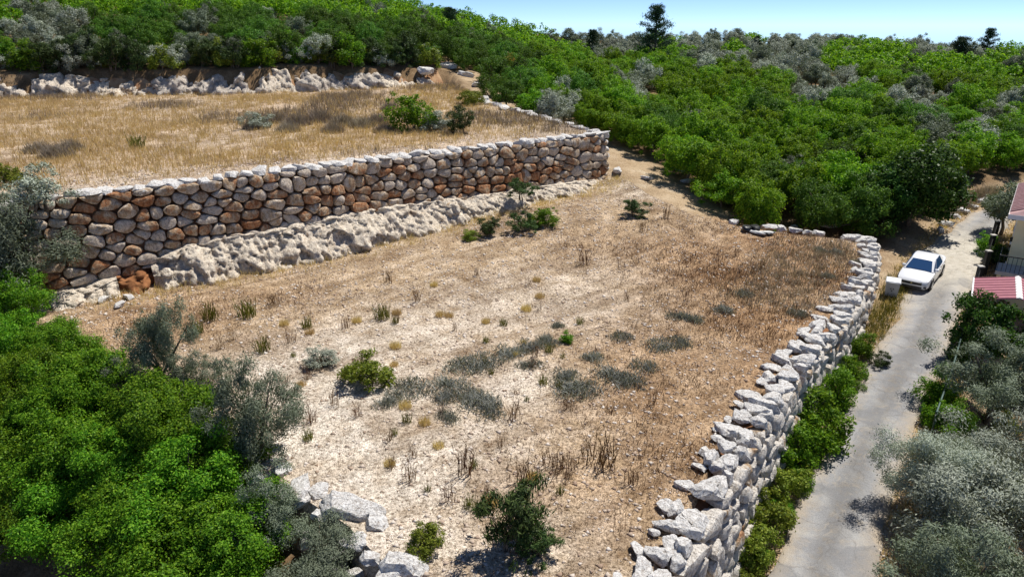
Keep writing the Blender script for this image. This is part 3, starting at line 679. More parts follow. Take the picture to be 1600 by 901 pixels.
# single boulders
for i, (px, py, sx, sy, sz, lab) in enumerate([
    (318, 668, .9, .5, .4, 'white boulder between the bright green trees and the grey olive'), (338, 690, .75, .5, .45, 'smaller white boulder right under the grey olive in the left foreground'),
    (468, 762, .8, .6, .4, 'white boulder at the field rim beside the foreground olive'), (500, 768, .55, .45, .35, 'small white stone next to the big slab on the near field rim'),
    (540, 797, 1.25, .75, .5, 'biggest white slab on the near rim of the field'), (590, 815, .7, .5, .4, 'white boulder right of the big slab on the near field rim'),
    (628, 885, .95, .6, .5, 'white boulder at the bottom edge of the picture beside grey-green bushes'), (440, 735, .5, .4, .3, 'small white stone above the foreground olive crown'),
    (1215, 362, .55, .45, .4, 'round grey boulder in the red earth under the grove edge'), (1290, 352, 1.0, .7, .75, 'big round grey boulder under the trees beyond the field corner'),
    (1240, 358, .6, .5, .45, 'grey boulder left of the big round one beyond the field')]):
    x, y = G(px, py, field_z if py > 500 else ground_z); z = fz(any_z, x, y)
    tag(rock('boulder', x, y, z+sz*.1, (sx*.85, sy*.85, sz*.8), rng.uniform(-.8, .8)+2.2, None, ROCKS, rng), lab, 'boulder')
ords_ = 'first second third fourth fifth sixth seventh'.split()
for i, (px, py, s_) in enumerate(sorted([(700, 105, 1.6), (725, 118, 1.3), (745, 135, 1.1), (665, 112, 1.2), (380, 95, 1.5), (322, 98, .9), (758, 155, .8), (1055, 262, .9), (1075, 285, .7), (940, 215, .9), (965, 268, .6), (1010, 280, .5)])):
    x, y = G(px, py, ground_z); z = fz(ground_z, x, y)
    tag(rock('boulder', x, y, z+.1, (s_*1.2, s_*.8, s_*.5), None, None, ROCKS, rng), 'pale limestone boulder on the slope behind the terrace, %s from the left' % ords_[i] if py < 160 else 'pale stone on the dirt path past the tall wall, %s from the left' % ords_[i-7], 'boulder', 'limestone boulders on the slope' if py < 160 else 'stones on the dirt path')

# ------------------------------------------------------------------ plants: prototype meshes
def unit(v): return v/(np.linalg.norm(v, axis=1)[:, None]+1e-9)
def leaf_quads(c, nrm, L, W, rg, along=None):
    n = len(c); nrm = unit(nrm)
    t = rg.normal(size=(n, 3)) if along is None else along+rg.normal(size=(n, 3))*.45
    u = unit(t-nrm*(t*nrm).sum(1)[:, None]); v = np.cross(nrm, u)
    L = L*rg.uniform(.7, 1.3, n)[:, None]/2; W = W*rg.uniform(.7, 1.3, n)[:, None]/2
    V = np.stack([c-u*L, c+v*W-u*L*.1, c+u*L, c-v*W-u*L*.1], 1).reshape(-1, 3)
    return V
def quads_mesh(name, V, mat):
    F = np.arange(len(V)).reshape(-1, 4); me = mesh_np(name, V, F); me.materials.append(mat); return me
def crown_pts(rg, rx, ry, rz, zc, ncl, nl, rc=.30, low=-.55, fill=.12, lump=.28, squash=.8):
    d = unit(rg.normal(size=(ncl*3, 3))); d = d[d[:, 2] > low][:ncl]
    ph = rg.uniform(0, 6.28, 6)
    f = 1+lump*np.sin(d[:, 0]*3.1+ph[0])*np.cos(d[:, 1]*2.7+ph[1])+lump*.6*np.sin(d[:, 2]*4+ph[2]+d[:, 0]*3)
    rr = rg.uniform(.62, .98, len(d))*f
    cc = d*rr[:, None]*np.array([rx, ry, rz])+np.array([0, 0, zc])
    r = rc*(rx+rz)/2*rg.uniform(.6, 1.35, len(d))
    r = r*np.where(rg.random(len(d)) < .3, .6, 1.0); w = r**2; k = rg.choice(len(d), nl, p=w/w.sum())
    dd = unit(rg.normal(size=(nl, 3))+d[k]*.7+np.array([0, 0, .35]))
    q = rg.uniform(.45, 1.08, nl)**.6
    pts = cc[k]+(dd*q[:, None]+rg.normal(size=(nl, 3))*.33)*r[k][:, None]*np.array([1, 1, squash]); nrm = dd+np.array([0, 0, .35])+rg.normal(size=(nl, 3))*.55
    nf = int(nl*fill)
    if nf:
        e = unit(rg.normal(size=(nf, 3)))*(rg.uniform(0, .8, nf)**.5)[:, None]*np.array([rx, ry, rz])*.8+np.array([0, 0, zc]); pts[:nf] = e; nrm[:nf] = rg.normal(size=(nf, 3))
    return pts, nrm, cc, d[k]
def trunk_mesh(rg, zc, rx, ends, r0=.12, n=7, name='trunk', multi=1):
    mb = MB(); rnd = random.Random(int(rg.integers(1e6)))
    for mI in range(multi):
        bx, by = (0, 0) if multi == 1 else (rnd.uniform(-.25, .25), rnd.uniform(-.25, .25)); h = zc*.55
        top = Vector((bx+rnd.uniform(-.15, .15), by+rnd.uniform(-.15, .15), h))
        mb.tube([(bx, by, -.25), (bx*.95+rnd.uniform(-.05, .05), by+rnd.uniform(-.05, .05), h*.5), top], [r0*1.35, r0, r0*.8], 7)
        sel = [ends[i] for i in rg.choice(len(ends), min(n, len(ends)), replace=False)]
        for e in sel:
            e = Vector(e); mid = top.lerp(e, .5)+Vector((rnd.uniform(-.15, .15), rnd.uniform(-.15, .15), rnd.uniform(-.1, .15)))
            mb.tube([top-Vector((0, 0, .1)), mid, e], [r0*.6, r0*.36, r0*.12], 5)
    me = mb.mesh(name, sm=True); me.materials.append(M['bark']); return me
def bushy(seed, rx, rz, zc, ncl, nl, L, W, mat, rc=.3, low=-.55, lump=.28, r0=.12, fill=.12, multi=1, along=None):
    rg = np.random.default_rng(seed); ry = rx*rg.uniform(.9, 1.1)
    p, nr, cc, dk = crown_pts(rg, rx, ry, rz, zc, ncl, nl, rc, low, fill, lump)
    al = None if along is None else dk+np.array([0, 0, along])
    V = leaf_quads(p, nr, L, W, rg, al)
    V[:, 2] = np.maximum(V[:, 2], .02)
    return quads_mesh('crown', V, mat), trunk_mesh(rg, zc, rx, cc, r0, multi=multi)
PR = {}
PR['citrus_near'] = [bushy(s, 2.0, 1.7, 2.0, 130, 36000, .105, .055, M['citrus'], .19) for s in (1, 2, 3)]
PR['citrus_mid'] = [bushy(s, 2.05, 1.75, 1.95, 95, 12000, .17, .085, M['citrus_far'], .19, -.7, .30) for s in (11, 12, 13, 14)]
PR['maquis_mid'] = [bushy(s, 2.05, 1.8, 1.95, 95, 12000, .17, .075, M['maquis'], .19, -.7, .34) for s in (15, 16, 17)]
PR['olive_near'] = [bushy(s, 1.75, 1.7, 2.3, 75, 26000, .13, .034, M['olive'], .21, -.6, .5, .14, .18, along=.5) for s in (21, 22, 23)]
PR['olive_mid'] = [bushy(s, 1.9, 1.7, 2.2, 80, 9000, .2, .07, M['olive'], .21, -.65, .35, .13, .15, along=.4) for s in (24, 25, 26)]
PR['silver_near'] = [bushy(s, 2.3, 1.7, 2.2, 110, 40000, .13, .036, M['silver'], .22, -.5, .36, .16, .12, along=.5) for s in (27, 28)]
PR['silver_mid'] = [bushy(s, 1.9, 1.6, 1.9, 80, 9000, .2, .07, M['silver'], .21, -.65, .35, .13, .15, along=.4) for s in (29, 30)]
PR['fig'] = [bushy(s, 2.6, 2.2, 2.3, 110, 15000, .2, .12, M['darkleaf'], .19, -.8) for s in (31, 32)]
PR['shrub'] = [bushy(s, .75, .75, .75, 40, 5500, .11, .05, M['citrus'], .3, -.8, .35, .03, .1, 3) for s in (41, 42)]
PR['shrub_yellow'] = [bushy(s, .7, .6, .6, 36, 4500, .10, .045, M['yellowgreen'], .3, -.8, .35, .03, .1, 3) for s in (43, 44)]
PR['shrub_dark'] = [bushy(s, .75, .75, .8, 44, 4800, .15, .034, M['spray'], .22, -.8, .5, .03, .1, 4, along=1.6) for s in (45, 46)]
PR['shrub_grey'] = [bushy(s, .8, .6, .55, 40, 4500, .11, .035, M['silver'], .28, -.8, .35, .03, .1, 3) for s in (47, 48)]
PR['yellow_tree'] = [bushy(50, 1.9, 1.7, 2.1, 50, 5000, .25, .12, M['yellow'], .28, -.6)]
def pine(seed, h, w):
    rg = np.random.default_rng(seed); mb = MB(); mb.tube([(0, 0, -.3), (.1, 0, h*.5), (0, .1, h*.98)], [.2, .13, .03], 7); P_ = []; D_ = []
    for i in range(46):
        z = h*(.12+.86*(i+rg.random())/46); a = i*2.4+rg.uniform(-.4, .4); l = w*(1.06-z/h)**.6*rg.uniform(.4, 1.2)+.25
        e = np.array([math.cos(a)*l, math.sin(a)*l, z+l*rg.uniform(.1, .5)]); b = np.array([0, 0, z]); mb.tube([tuple(b), tuple((b+e)/2+np.array([0, 0, -.1])), tuple(e)], [.05, .035, .012], 5)
        for t in np.linspace(.45, 1, 4):
            c = b+(e-b)*t; m = 46; P_.append(c+rg.normal(size=(m, 3))*np.array([.24, .24, .15])); D_.append(np.tile((e-b)/l*.5+np.array([0, 0, .6]), (m, 1)))
    p = np.concatenate(P_); V = leaf_quads(p, rg.normal(size=p.shape), .38, .06, rg, np.concatenate(D_)); tm = mb.mesh('trunk', sm=True); tm.materials.append(M['bark'])
    return quads_mesh('crown', V, M['pine']), tm
PR['pine'] = [pine(61, 8, 2.6), pine(62, 6, 2.4)]
def blades(rg, base, h, w, lean=.35, curve=.0):
    n = len(base); a = rg.uniform(0, 6.28, n); dr = np.stack([np.cos(a), np.sin(a), 0*a], 1); ln = rg.uniform(0, 1, n)[:, None]*lean
    h = (h*rg.uniform(.6, 1.25, n))[:, None]; b = rg.uniform(0, 6.28, n); sd = np.stack([np.cos(b), np.sin(b), 0*b], 1)*(w/2)
    tip = base+dr*ln*h+np.array([0, 0, 1.0])*h; mid = base+dr*ln*h*.4+np.array([0, 0, 1.0])*h*.55
    return np.stack([base-sd, base+sd, mid+sd*.7, tip, mid-sd*.7], 1)
def blade_mesh(name, B, mat):
    n = len(B); V = B.reshape(-1, 3); i = np.arange(n)*5
    F = np.concatenate([np.stack([i, i+1, i+2, i+4], 1)]); T = np.stack([i+4, i+2, i+3, i+3], 1)
    me = bpy.data.meshes.new(name); V = V.astype(np.float32)
    me.vertices.add(len(V)); me.vertices.foreach_set('co', V.ravel())
    li = np.concatenate([np.stack([i, i+1, i+2, i+4], 1).ravel(), np.stack([i+4, i+2, i+3], 1).ravel()]).astype(np.int32)
    ls = np.concatenate([np.arange(n)*4, n*4+np.arange(n)*3]).astype(np.int32)
    me.loops.add(len(li)); me.loops.foreach_set('vertex_index', li); me.polygons.add(2*n); me.polygons.foreach_set('loop_start', ls)
    me.update(calc_edges=True); me.materials.append(mat); return me
def clump(seed, n, rad, h, w, mat, lean=.4, dome=False, twigs=0):
    rg = np.random.default_rng(seed); r = rad*rg.random(n)**.6; a = rg.uniform(0, 6.28, n); b = np.stack([r*np.cos(a), r*np.sin(a), np.full(n, -.03)], 1)
    hh = h*(1-.75*(r/rad)**2) if dome else np.full(n, h)
    B = blades(rg, b, hh, w, lean)
    if dome: B += (b*np.array([1, 1, 0]))[:, None, :]*.0
    if twigs:
        k = rg.integers(0, n, twigs); t = rg.uniform(.4, .95, twigs)[:, None]; p = B[k, 0]*(1-t)+B[k, 3]*t
        B = np.concatenate([B, blades(rg, p, np.full(twigs, h*.22), w*.8, 1.1)])
    return blade_mesh('stalks', B, mat)
def sage_mesh(seed):
    rg = np.random.default_rng(seed); n = 620; nb = 9; a = rg.uniform(0, 6.28, nb); rr = rg.uniform(.05, .5, nb); k = rg.integers(0, nb, n)
    r = .34*rg.random(n)**.5; t = rg.uniform(0, 6.28, n); x = rr[k]*np.cos(a[k])+r*np.cos(t); y = rr[k]*np.sin(a[k])+r*np.sin(t)
    h = .24*(1.1-(r/.34)**2*.8); b = np.stack([x, y, rg.uniform(0, .5, n)*h-.02], 1); return blade_mesh('twigs', blades(rg, b, h*.8, .03, 1.4), M['sage'])
PR['sage'] = [sage_mesh(s) for s in (71, 72, 73)]
PR['stalk'] = [clump(s, 20, .26, .8, .026, M['drystalk'], .45, False, 50) for s in (74, 75, 76)]
PR['stalk_wide'] = [clump(s, 46, .55, .75, .026, M['drystalk'], .5, False, 130) for s in (77, 78)]
PR['greenweed'] = [clump(s, 60, .28, .62, .03, M['greenweed'], .55, False, 60) for s in (79, 80)]
PR['brush'] = [clump(s, 900, 1.1, .95, .03, M['brush'], .9, True) for s in (81, 82)]
PR['tuft'] = [clump(s, 240, .4, .5, .022, M['straw'], .7) for s in (83, 84)]
prng = random.Random(77)
def tree(kind, name, x, y, z, sc, label, cat, group=None, sz=None, i=None, rz=None):
    pr = PR[kind]; c, t = pr[i % len(pr)] if i is not None else prng.choice(pr)
    e = empty(name, (x, y, z-.05), prng.uniform(0, 6.28) if rz is None else rz, (sc, sc, sz or sc)); tag(e, label, cat, group)
    obj('trunk' if 'shrub' not in kind else 'stem', t, None, e); obj('crown' if 'shrub' not in kind else 'foliage', c, None, e); return e
def weed(kind, name, x, y, z, sc, label, cat, group=None, sz=None):
    o = obj(name, prng.choice(PR[kind]), None, None, (x, y, z)); o.scale = (sc, sc, sz or sc); o.rotation_euler = (0, 0, prng.uniform(0, 6.28)); return tag(o, label, cat, group)
def at_crown(px, py, f, h): x, y = G(px, py, f, h); return x, y, fz(f, x, y)

ORDS = 'first second third fourth fifth sixth seventh eighth ninth tenth eleventh twelfth thirteenth fourteenth fifteenth sixteenth seventeenth eighteenth nineteenth twentieth'.split()
TENS = {2: 'twenty', 3: 'thirty', 4: 'forty', 5: 'fifty', 6: 'sixty'}
def ordinal(n): return ORDS[n-1] if n <= 20 else (TENS[n//10]+'-'+ORDS[n % 10-1] if n % 10 else TENS[n//10][:-1]+'ieth')
trv = random.Random(404)
RIM = tag(empty('rubble_bank', (-5, 15.6, -1)), 'tumbled pale rubble stones holding the near-left rim of the field', 'rubble')
# ------------------------------------------------------------------ foreground trees, left
for i, (px, py, sc, lab) in enumerate([
    (25, 470, .85, 'bright green tree below the grey olive at the left edge'), (40, 600, .95, 'bright green tree at the left edge, beside the red dirt'), (150, 610, 1.0, 'bright green tree nearest the foot of the tall wall'),
    (5, 720, .95, 'bright green tree lowest on the left edge'), (130, 710, 1.05, 'bright green tree in the middle of the left grove'), (255, 655, 1.05, 'bright green tree left of the white boulders'),
    (290, 770, 1.0, 'bright green tree touching the dark trunk of the foreground olive'), (205, 845, .95, 'bright green tree at the bottom above the bare dirt'), (300, 870, 1.0, 'bright green tree at the bottom beside the grey-green bushes'),
    (60, 800, .8, 'bright green tree over the shaded dirt in the bottom left corner'), (335, 715, .8, 'small bright green tree below the two white boulders'), (365, 850, .85, 'bright green tree wedged between the bottom olives'), (200, 730, .9, 'bright green tree at the heart of the left grove'), (100, 790, .85, 'bright green tree left of the bottom dirt gap'), (230, 770, .85, 'bright green tree above the bottom row of the left grove'), (12, 540, .85, 'bright green tree filling the gap at the left edge under the olive'), (85, 545, .8, 'bright green tree just right of the leftmost one under the wall'), (70, 660, .9, 'bright green tree squeezed between two others at the far left')]):
    sc *= .88; x, y, z = at_crown(px, py, ground_z, 2.0*sc); tree('citrus_near', 'orchard_tree', x, y, z, sc, lab, 'tree', 'bright green trees in the left foreground', i=i)
for i, (px, py, sc, szk, lab) in enumerate([
    (8, 385, 1.25, 1.45, 'big grey-green olive tree at the left edge against the tall wall'), (245, 540, .50, .95, 'slender grey olive tree at the left end of the field'), (395, 655, .68, 1.0, 'dark grey olive tree with a visible black trunk at the field rim'),
    (425, 805, .52, .62, 'low round grey olive below the dark-trunked one'), (500, 895, .6, .55, 'greenish olive bush at the bottom beside the white slab'), (300, 600, .5, .6, 'small grey olive between two larger ones at the field rim'),
    (215, 610, .5, .6, 'small dusty olive behind the bright green trees')]):
    x, y, z = at_crown(px, py, ground_z if i not in (1,) else any_z, 2.3*szk); tree('olive_near', 'olive_tree', x, y, z, sc, lab, 'tree', None, szk, i)
# ------------------------------------------------------------------ right foreground
for i, (kind, name, px, py, h, sc, sz, lab) in enumerate([
    ('silver_near', 'olive_tree', 1532, 800, 2.2, 1.08, 1.05, 'large silvery olive tree in the bottom right corner beside the lane'), ('silver_near', 'olive_tree', 1462, 748, 1.9, .62, .8, 'silver branch-heavy young olive leaning over the lane'),
    ('olive_near', 'olive_tree', 1560, 600, 2.2, 1.0, .9, 'round grey olive tree behind the green fence rail'), ('fig', 'broadleaf_tree', 1545, 520, 2.2, .62, .75, 'dark glossy broadleaf tree below the red porch roof'),
    ('silver_near', 'olive_tree', 1590, 730, 2.2, .85, .9, 'silvery olive tree at the right edge above the corner one'), ('olive_near', 'olive_tree', 1490, 905, 2.2, .85, .9, 'grey olive tree at the bottom edge right of the lane'),
    ('olive_mid', 'olive_tree', 1575, 322, 2.2, .8, .9, 'dusty olive beside the bend of the lane at the house roof')]):
    x, y, z = at_crown(px, py, ground_z, h*sz); tree(kind, name, x, y, z, sc, lab, 'tree', None, sz, i)
for i, (kind, px, py, sc, lab) in enumerate([
    ('shrub', 1270, 640, 1.5, 'tallest green shrub against the lane wall'), ('shrub', 1300, 605, 1.1, 'green shrub just beyond the tallest one by the lane wall'), ('shrub', 1250, 690, 1.2, 'green shrub in front of the tallest one by the lane wall'),
    ('shrub', 1345, 540, .75, 'small green shrub nearest the bin along the lane wall'), ('shrub', 1325, 570, .8, 'green shrub in the middle of the lane verge'), ('shrub_yellow', 1228, 745, 1.0, 'yellowish shrub below the green ones on the lane verge'),
    ('shrub_yellow', 1205, 790, 1.1, 'yellow-green shrub at the foot of the white wall'), ('shrub_yellow', 1180, 835, 1.0, 'lowest yellow-green shrub on the lane verge'), ('shrub_yellow', 1300, 560, .6, 'small yellowish weed bush in the wall foot'),
    ('shrub', 1470, 610, 1.0, 'green shrub growing through the fence rail'), ('shrub', 1478, 650, .9, 'lower green shrub at the fence rail'), ('shrub_yellow', 1520, 690, .9, 'bright yellow-green shrub between the two silver olives'),
    ('shrub_yellow', 1565, 650, .8, 'yellow-green shrub at the right edge below the round olive'), ('shrub', 1500, 655, .8, 'green shrub inside the garden fence'), ('shrub', 1545, 380, .9, 'leafy shrub by the gate of the house'),
    ('shrub_dark', 1555, 400, .8, 'dark shrub against the ochre wall'), ('shrub', 1525, 470, .6, 'small green plant under the porch roof'), ('shrub', 1335, 345, 1.1, 'young light green bush beyond the far field corner'),
    ('shrub', 1300, 325, 1.2, 'light green bush left of the fig beyond the field'), ('shrub_dark', 1375, 560, .5, 'tiny dark bush in the dry grass of the lane verge')]):
    x, y, z = at_crown(px, py, ground_z, .8*sc); tree(kind, 'shrub', x, y, z, sc, lab, 'shrub', i=i)
nv = 0
for q in np.arange(6.5, rw.L*.66, .85):
    if trv.random() < .3: continue
    a = rw.at(q)+rw.nrm(q)*trv.uniform(.75, 1.15); nv += 1; kd = trv.choice(['shrub', 'shrub_yellow', 'shrub_yellow', 'shrub']); sc = trv.uniform(.28, .62)
    tree(kd, 'weed_bush', a[0], a[1], fz(ground_z, a[0], a[1])-.05, sc, '%s weed bush at the foot of the lane wall, %s from the camera end' % ({'shrub': 'green', 'shrub_yellow': 'yellowish', 'shrub_dark': 'dark'}[kd], ordinal(nv)), 'shrub', 'weed bushes along the lane wall', sc*trv.uniform(.7, 1.0))
for i, (px, py, s_) in enumerate([(1478, 352, .5), (1490, 340, .45), (1503, 332, .55), (1520, 325, .4), (1470, 362, .35), (1535, 318, .5)]):
    x, y = G(px, py, ground_z); tag(rock('boulder', x, y, fz(ground_z, x, y)+.1, (s_*1.2, s_, s_*.7), None, None, ROCKS, trv), 'stone on the bank beside the upper lane, %s from the car' % ordinal([2, 3, 4, 5, 1, 6][i]), 'boulder')
for i, (px, py, s_) in enumerate([(1500, 322, 1.0), (1530, 312, 1.1), (1480, 335, .8), (1550, 305, 1.0)]):
    x, y = G(px, py, ground_z); weed('brush', 'dead_brush', x, y, fz(ground_z, x, y), s_, 'grey dead brush on the bank of the upper lane, %s from the car' % ordinal([2, 3, 1, 4][i]), 'brush', 'dead brush on the lane bank')
x, y, z = at_crown(1430, 300, ground_z, 2.4); tree('fig', 'fig_tree', x, y, z, 1.15, 'big dark spreading tree right behind the parked white car', 'tree', i=0)
x, y, z = at_crown(1390, 300, ground_z, 2.2); tree('fig', 'fig_tree', x, y, z, .9, 'dark leafy tree just left of the one behind the car', 'tree', i=1)

# ------------------------------------------------------------------ groves on the slopes
trng = random.Random(5); cand = []
y = 44.0
while y < 142:
    st = 3.15 if y < 80 else 3.8
    x = -.80*y-8
    while x < .80*y+10:
        cand.append((x+trng.uniform(-.9, .9), y+trng.uniform(-.9, .9))); x += st
    y += st*.92
cx = np.array([c[0] for c in cand]); cy = np.array([c[1] for c in cand])
ok = ~inside(cx, cy, FIELD) & ~inside(cx, cy, TERR)
ok &= seg_dist(cx, cy, FIELD, True)[0] > 2.3
ok &= seg_dist(cx, cy, TERR, True)[0] > 2.3
ok &= seg_dist(cx, cy, ROAD)[0] > 3.6
ok &= seg_dist(cx, cy, [(12.6, 47.5), (10.2, 51), (9.2, 56), (6.2, 64)])[0] > 2.6
ok &= seg_dist(cx, cy, [(6.2, 64), (1.5, 74), (-4, 90)])[0] > 1.1
ok &= ~((cx > ROAD[0][0]) & (cy < 50) & (cx > 24))
ok &= ~((cx < -8) & (cy < 60))
kx, ky = cx[ok], cy[ok]; kz = ground_z(kx, ky)
def proj(x, y, z):
    w = y*CP-(z-CAM_H)*SP; return 800+x/w*FPX, 450.5-((z-CAM_H)*CP+y*SP)/w*FPX
OLV = [(985, 135, 30, 28), (1100, 60, 60, 22), (1215, 95, 75, 28), (1270, 140, 50, 26), (1320, 125, 40, 18), (1240, 72, 40, 16), (1440, 150, 60, 22), (1500, 205, 60, 26), (1560, 170, 40, 20), (1500, 70, 100, 22), (1460, 275, 45, 30), (1510, 285, 25, 20),
       (1320, 60, 120, 12), (960, 72, 60, 22), (900, 68, 40, 10), (310, 70, 45, 40), (350, 80, 30, 28), (180, 85, 60, 24), (60, 55, 70, 50), (120, 80, 40, 30), (560, 85, 25, 14), (880, 170, 25, 14), (1110, 95, 40, 14), (1400, 60, 60, 16)]
lst = []
for x, y, z in zip(kx, ky, kz):
    px, py = proj(x, y, z+2.0)
    if px < -120 or px > 1720: continue
    ol = any(((px-a)/c)**2+((py-b)/d)**2 < 1 for a, b, c, d in OLV)
    if not ol and trng.random() < .05: ol = True
    lst.append((math.hypot(x, y), x, y, z, px, py, ol))
lst.sort(); ncit = nol = 0; far = []
for d, x, y, z, px, py, ol in lst:
    left = px < 830 and y > 70
    if left: zn = ('at the far left ' if px < 250 else 'above the middle of the terrace ' if px < 560 else 'above the right end of the terrace ')+('just behind the rock banks' if d < 97 else 'halfway up the left hillside' if d < 120 else 'at the top of the left hillside')
    else: zn = ('near the tall wall end ' if px < 1080 else 'in mid right slope ' if px < 1330 else 'above the lane bend ')+('in the front rows facing the field' if d < 66 else 'in the lower rows' if d < 82 else 'halfway up' if d < 105 else 'close to the skyline')
    zg_ = ('left hillside trees ' if left else 'right slope trees ')+zn
    if ol and nol < 290:
        nol += 1; sc = trng.uniform(.7, 1.05)*(.9 if d < 100 else 1.0); k = 'silver_mid' if (px > 850 and trng.random() < .6) or trng.random() < .25 else 'olive_mid'
        tree(k, 'olive_tree', x, y, z-.15, sc, ('grey-green olive ' if left else 'grey olive ')+zn, 'tree', 'olives '+zn, sc*trng.uniform(.85, 1.15))
    elif not ol and ncit < 290:
        ncit += 1; sc = trng.uniform(.74, 1.05)
        tree('maquis_mid' if left or trng.random() < .14 else 'citrus_mid', 'hillside_tree' if left else 'orchard_tree', x, y, z-.15, sc, ('dark green tree ' if left else 'bright green tree ')+zn, 'tree', 'green trees '+zn, sc*trng.uniform(.85, 1.2))
    else: far.append((x, y, z, px, ol))
rg = np.random.default_rng(99); LV = {True: [], False: []}
for x, y, z, px, ol in far:
    p, nr, cc, dk = crown_pts(rg, 2.1, 2.1, 1.8, 1.9, 36, 950, .26, -.5, .05)
    V = leaf_quads(p, nr, .40, .20, rg)*rg.uniform(.8, 1.08); V += np.array([x, y, z-.1]); LV[ol].append(V)
if LV[False]: tag(obj('distant_wood', quads_mesh('distant_wood', np.concatenate(LV[False]), M['citrus_far'])), 'far green wood merging together along the skyline ridge', 'wood', kind='stuff')
if LV[True]: tag(obj('distant_olives', quads_mesh('distant_olives', np.concatenate(LV[True]), M['olive'])), 'far grey olives merging together along the skyline ridge', 'wood', kind='stuff')
# skyline singles
for i, (kind, px, pyb, dist, sc, lab) in enumerate([
    ('pine', 1022, 85, 112, 1.2, 'tall dark pine breaking the skyline right of centre'), ('pine', 1500, 75, 112, .85, 'dark open pine on the skyline at the right'), ('pine', 1540, 78, 116, .75, 'shorter dark pine right of the open one on the skyline'),
    ('pine', 705, 60, 118, .85, 'thin dark tree on the left skyline'), ('pine', 925, 80, 120, .75, 'dark pointed tree on the skyline left of the tall pine'), ('pine', 810, 72, 120, .5, 'small dark tree beside the yellow one on the skyline'),
    ('yellow_tree', 800, 92, 92, .75, 'yellowing tree above the right end of the terrace'), ('pine', 1240, 70, 125, .5, 'little dark pine on the right-hand skyline'), ('pine', 1180, 68, 125, .5, 'small dark pine left of the little one on the right skyline')]):
    x = (px-800)/FPX*dist*.948; y = dist*1.0; z = fz(ground_z, x, y); tree(kind, 'pine_tree' if kind == 'pine' else 'yellowing_tree', x, y, z, sc, lab, 'tree', i=i)

def scrub_label(kd):
    kcnt[kd] = kcnt.get(kd, 0)+1; return '%s bush atop the rock banks behind the terrace, %s of its colour from left' % (KD[kd], ordinal(kcnt[kd]))
KD = {'shrub': 'bright green', 'shrub_dark': 'dark green', 'shrub_grey': 'silver-grey', 'shrub_yellow': 'yellowish'}; kcnt = {}
for k in range(64):
    q = sq(-60, 152)+(scp.L-sq(-60, 152))*(k+trng.uniform(-.4, .4))/63; q = min(max(q, 0), scp.L); a = scp.at(q)-scp.nrm(q)*trng.uniform(2.6, 5.0); kd = trng.choice(['shrub', 'shrub_dark', 'shrub_grey', 'shrub_yellow', 'shrub_dark']); sc = trng.uniform(1.2, 2.3)
    tree(kd, 'shrub', a[0], a[1], fz(ground_z, a[0], a[1])-.1, sc, scrub_label(kd), 'shrub', 'scrub on top of the rock banks', sc*trng.uniform(.8, 1.2))
# ------------------------------------------------------------------ field plants
GREY = [(640, 612, 1.5), (612, 628, 1.0), (705, 603, 1.2), (750, 632, 1.5), (722, 576, 1.3), (755, 566, 1.4), (790, 553, 1.3), (825, 543, 1.2), (855, 535, 1.0), (890, 605, 1.5), (912, 612, 1.2), (960, 592, 1.5), (985, 598, 1.1), (830, 572, .9), (930, 560, .9),
        (968, 527, .9), (1035, 540, 1.2), (1065, 535, 1.0), (1062, 495, 1.1), (1130, 487, 1.1), (1085, 500, .9), (1305, 396, 1.0), (1280, 392, .8), (1340, 412, .8), (1290, 432, .8), (1245, 490, .8), (700, 652, .8), (765, 645, 1.1), (880, 588, 1.0), (1005, 572, 1.0), (870, 510, .6), (1160, 460, .8), (735, 620, 1.1), (690, 622, 1.0)]
GREY = sorted(GREY); nG = len(GREY)
for i, (px, py, sc) in enumerate(GREY):
    x, y = G(px, py, field_z); weed('sage', 'grey_shrub', x, y, fz(field_z, x, y), sc*1.05, 'low grey mat of twigs on the dry field, %s from the left' % ordinal(i+1), 'shrub', 'grey mats on the field', .7+.25*sc)
STALK = [(650, 470, .9), (608, 442, .9), (560, 570, .7), (825, 447, .6), (1040, 340, 1.0), (1005, 362, .9), (640, 750, .8), (700, 782, .7), (818, 760, 1.1), (858, 728, .8), (985, 755, .8), (806, 655, .9), (485, 660, .8), (522, 632, .8), (540, 512, .7), (785, 700, .6), (1020, 632, .7),
         (455, 535, .7), (300, 530, .8), (645, 712, .6), (365, 530, .7), (345, 545, .7), (500, 575, .6), (1150, 400, .7), (1190, 420, .7), (480, 590, .6), (560, 650, .6), (610, 690, .6), (760, 780, .6), (890, 640, .6), (1075, 470, .7), (745, 430, .6), (980, 470, .5)]
for i, (px, py, sc) in enumerate(sorted(STALK)):
    x, y = G(px, py, field_z); weed('stalk', 'dry_weed', x, y, fz(field_z, x, y), sc*1.08, 'thin dry brown weed stalks on the field, %s from the left of such small ones' % ordinal(i+1), 'weed', 'dry weeds on the field')
ex = np.random.default_rng(15); exl = sorted([(float(ex.uniform(430, 1150)), float(ex.uniform(430, 800))) for _ in range(90)]); n_ex = 0
for px, py in exl:
    x, y = G(px, py, field_z)
    if not bool(inside(np.array([x]), np.array([y]), FIELD)[0]) or float(seg_dist(np.array([x]), np.array([y]), FIELD, True)[0][0]) < 2.0: continue
    n_ex += 1
    if n_ex > 58: break
    kd = prng.choice(['stalk', 'tuft', 'tuft', 'greenweed']); weed(kd, {'stalk': 'dry_sprig', 'tuft': 'straw_tuft', 'greenweed': 'green_sprig'}[kd], x, y, fz(field_z, x, y), prng.uniform(.35, .7), '%s on the open field, %s small plant from the left' % ({'stalk': 'tiny brown dry sprig', 'tuft': 'small straw tuft', 'greenweed': 'small greenish sprig'}[kd], ordinal(n_ex)), 'weed', 'small sprigs on the field')
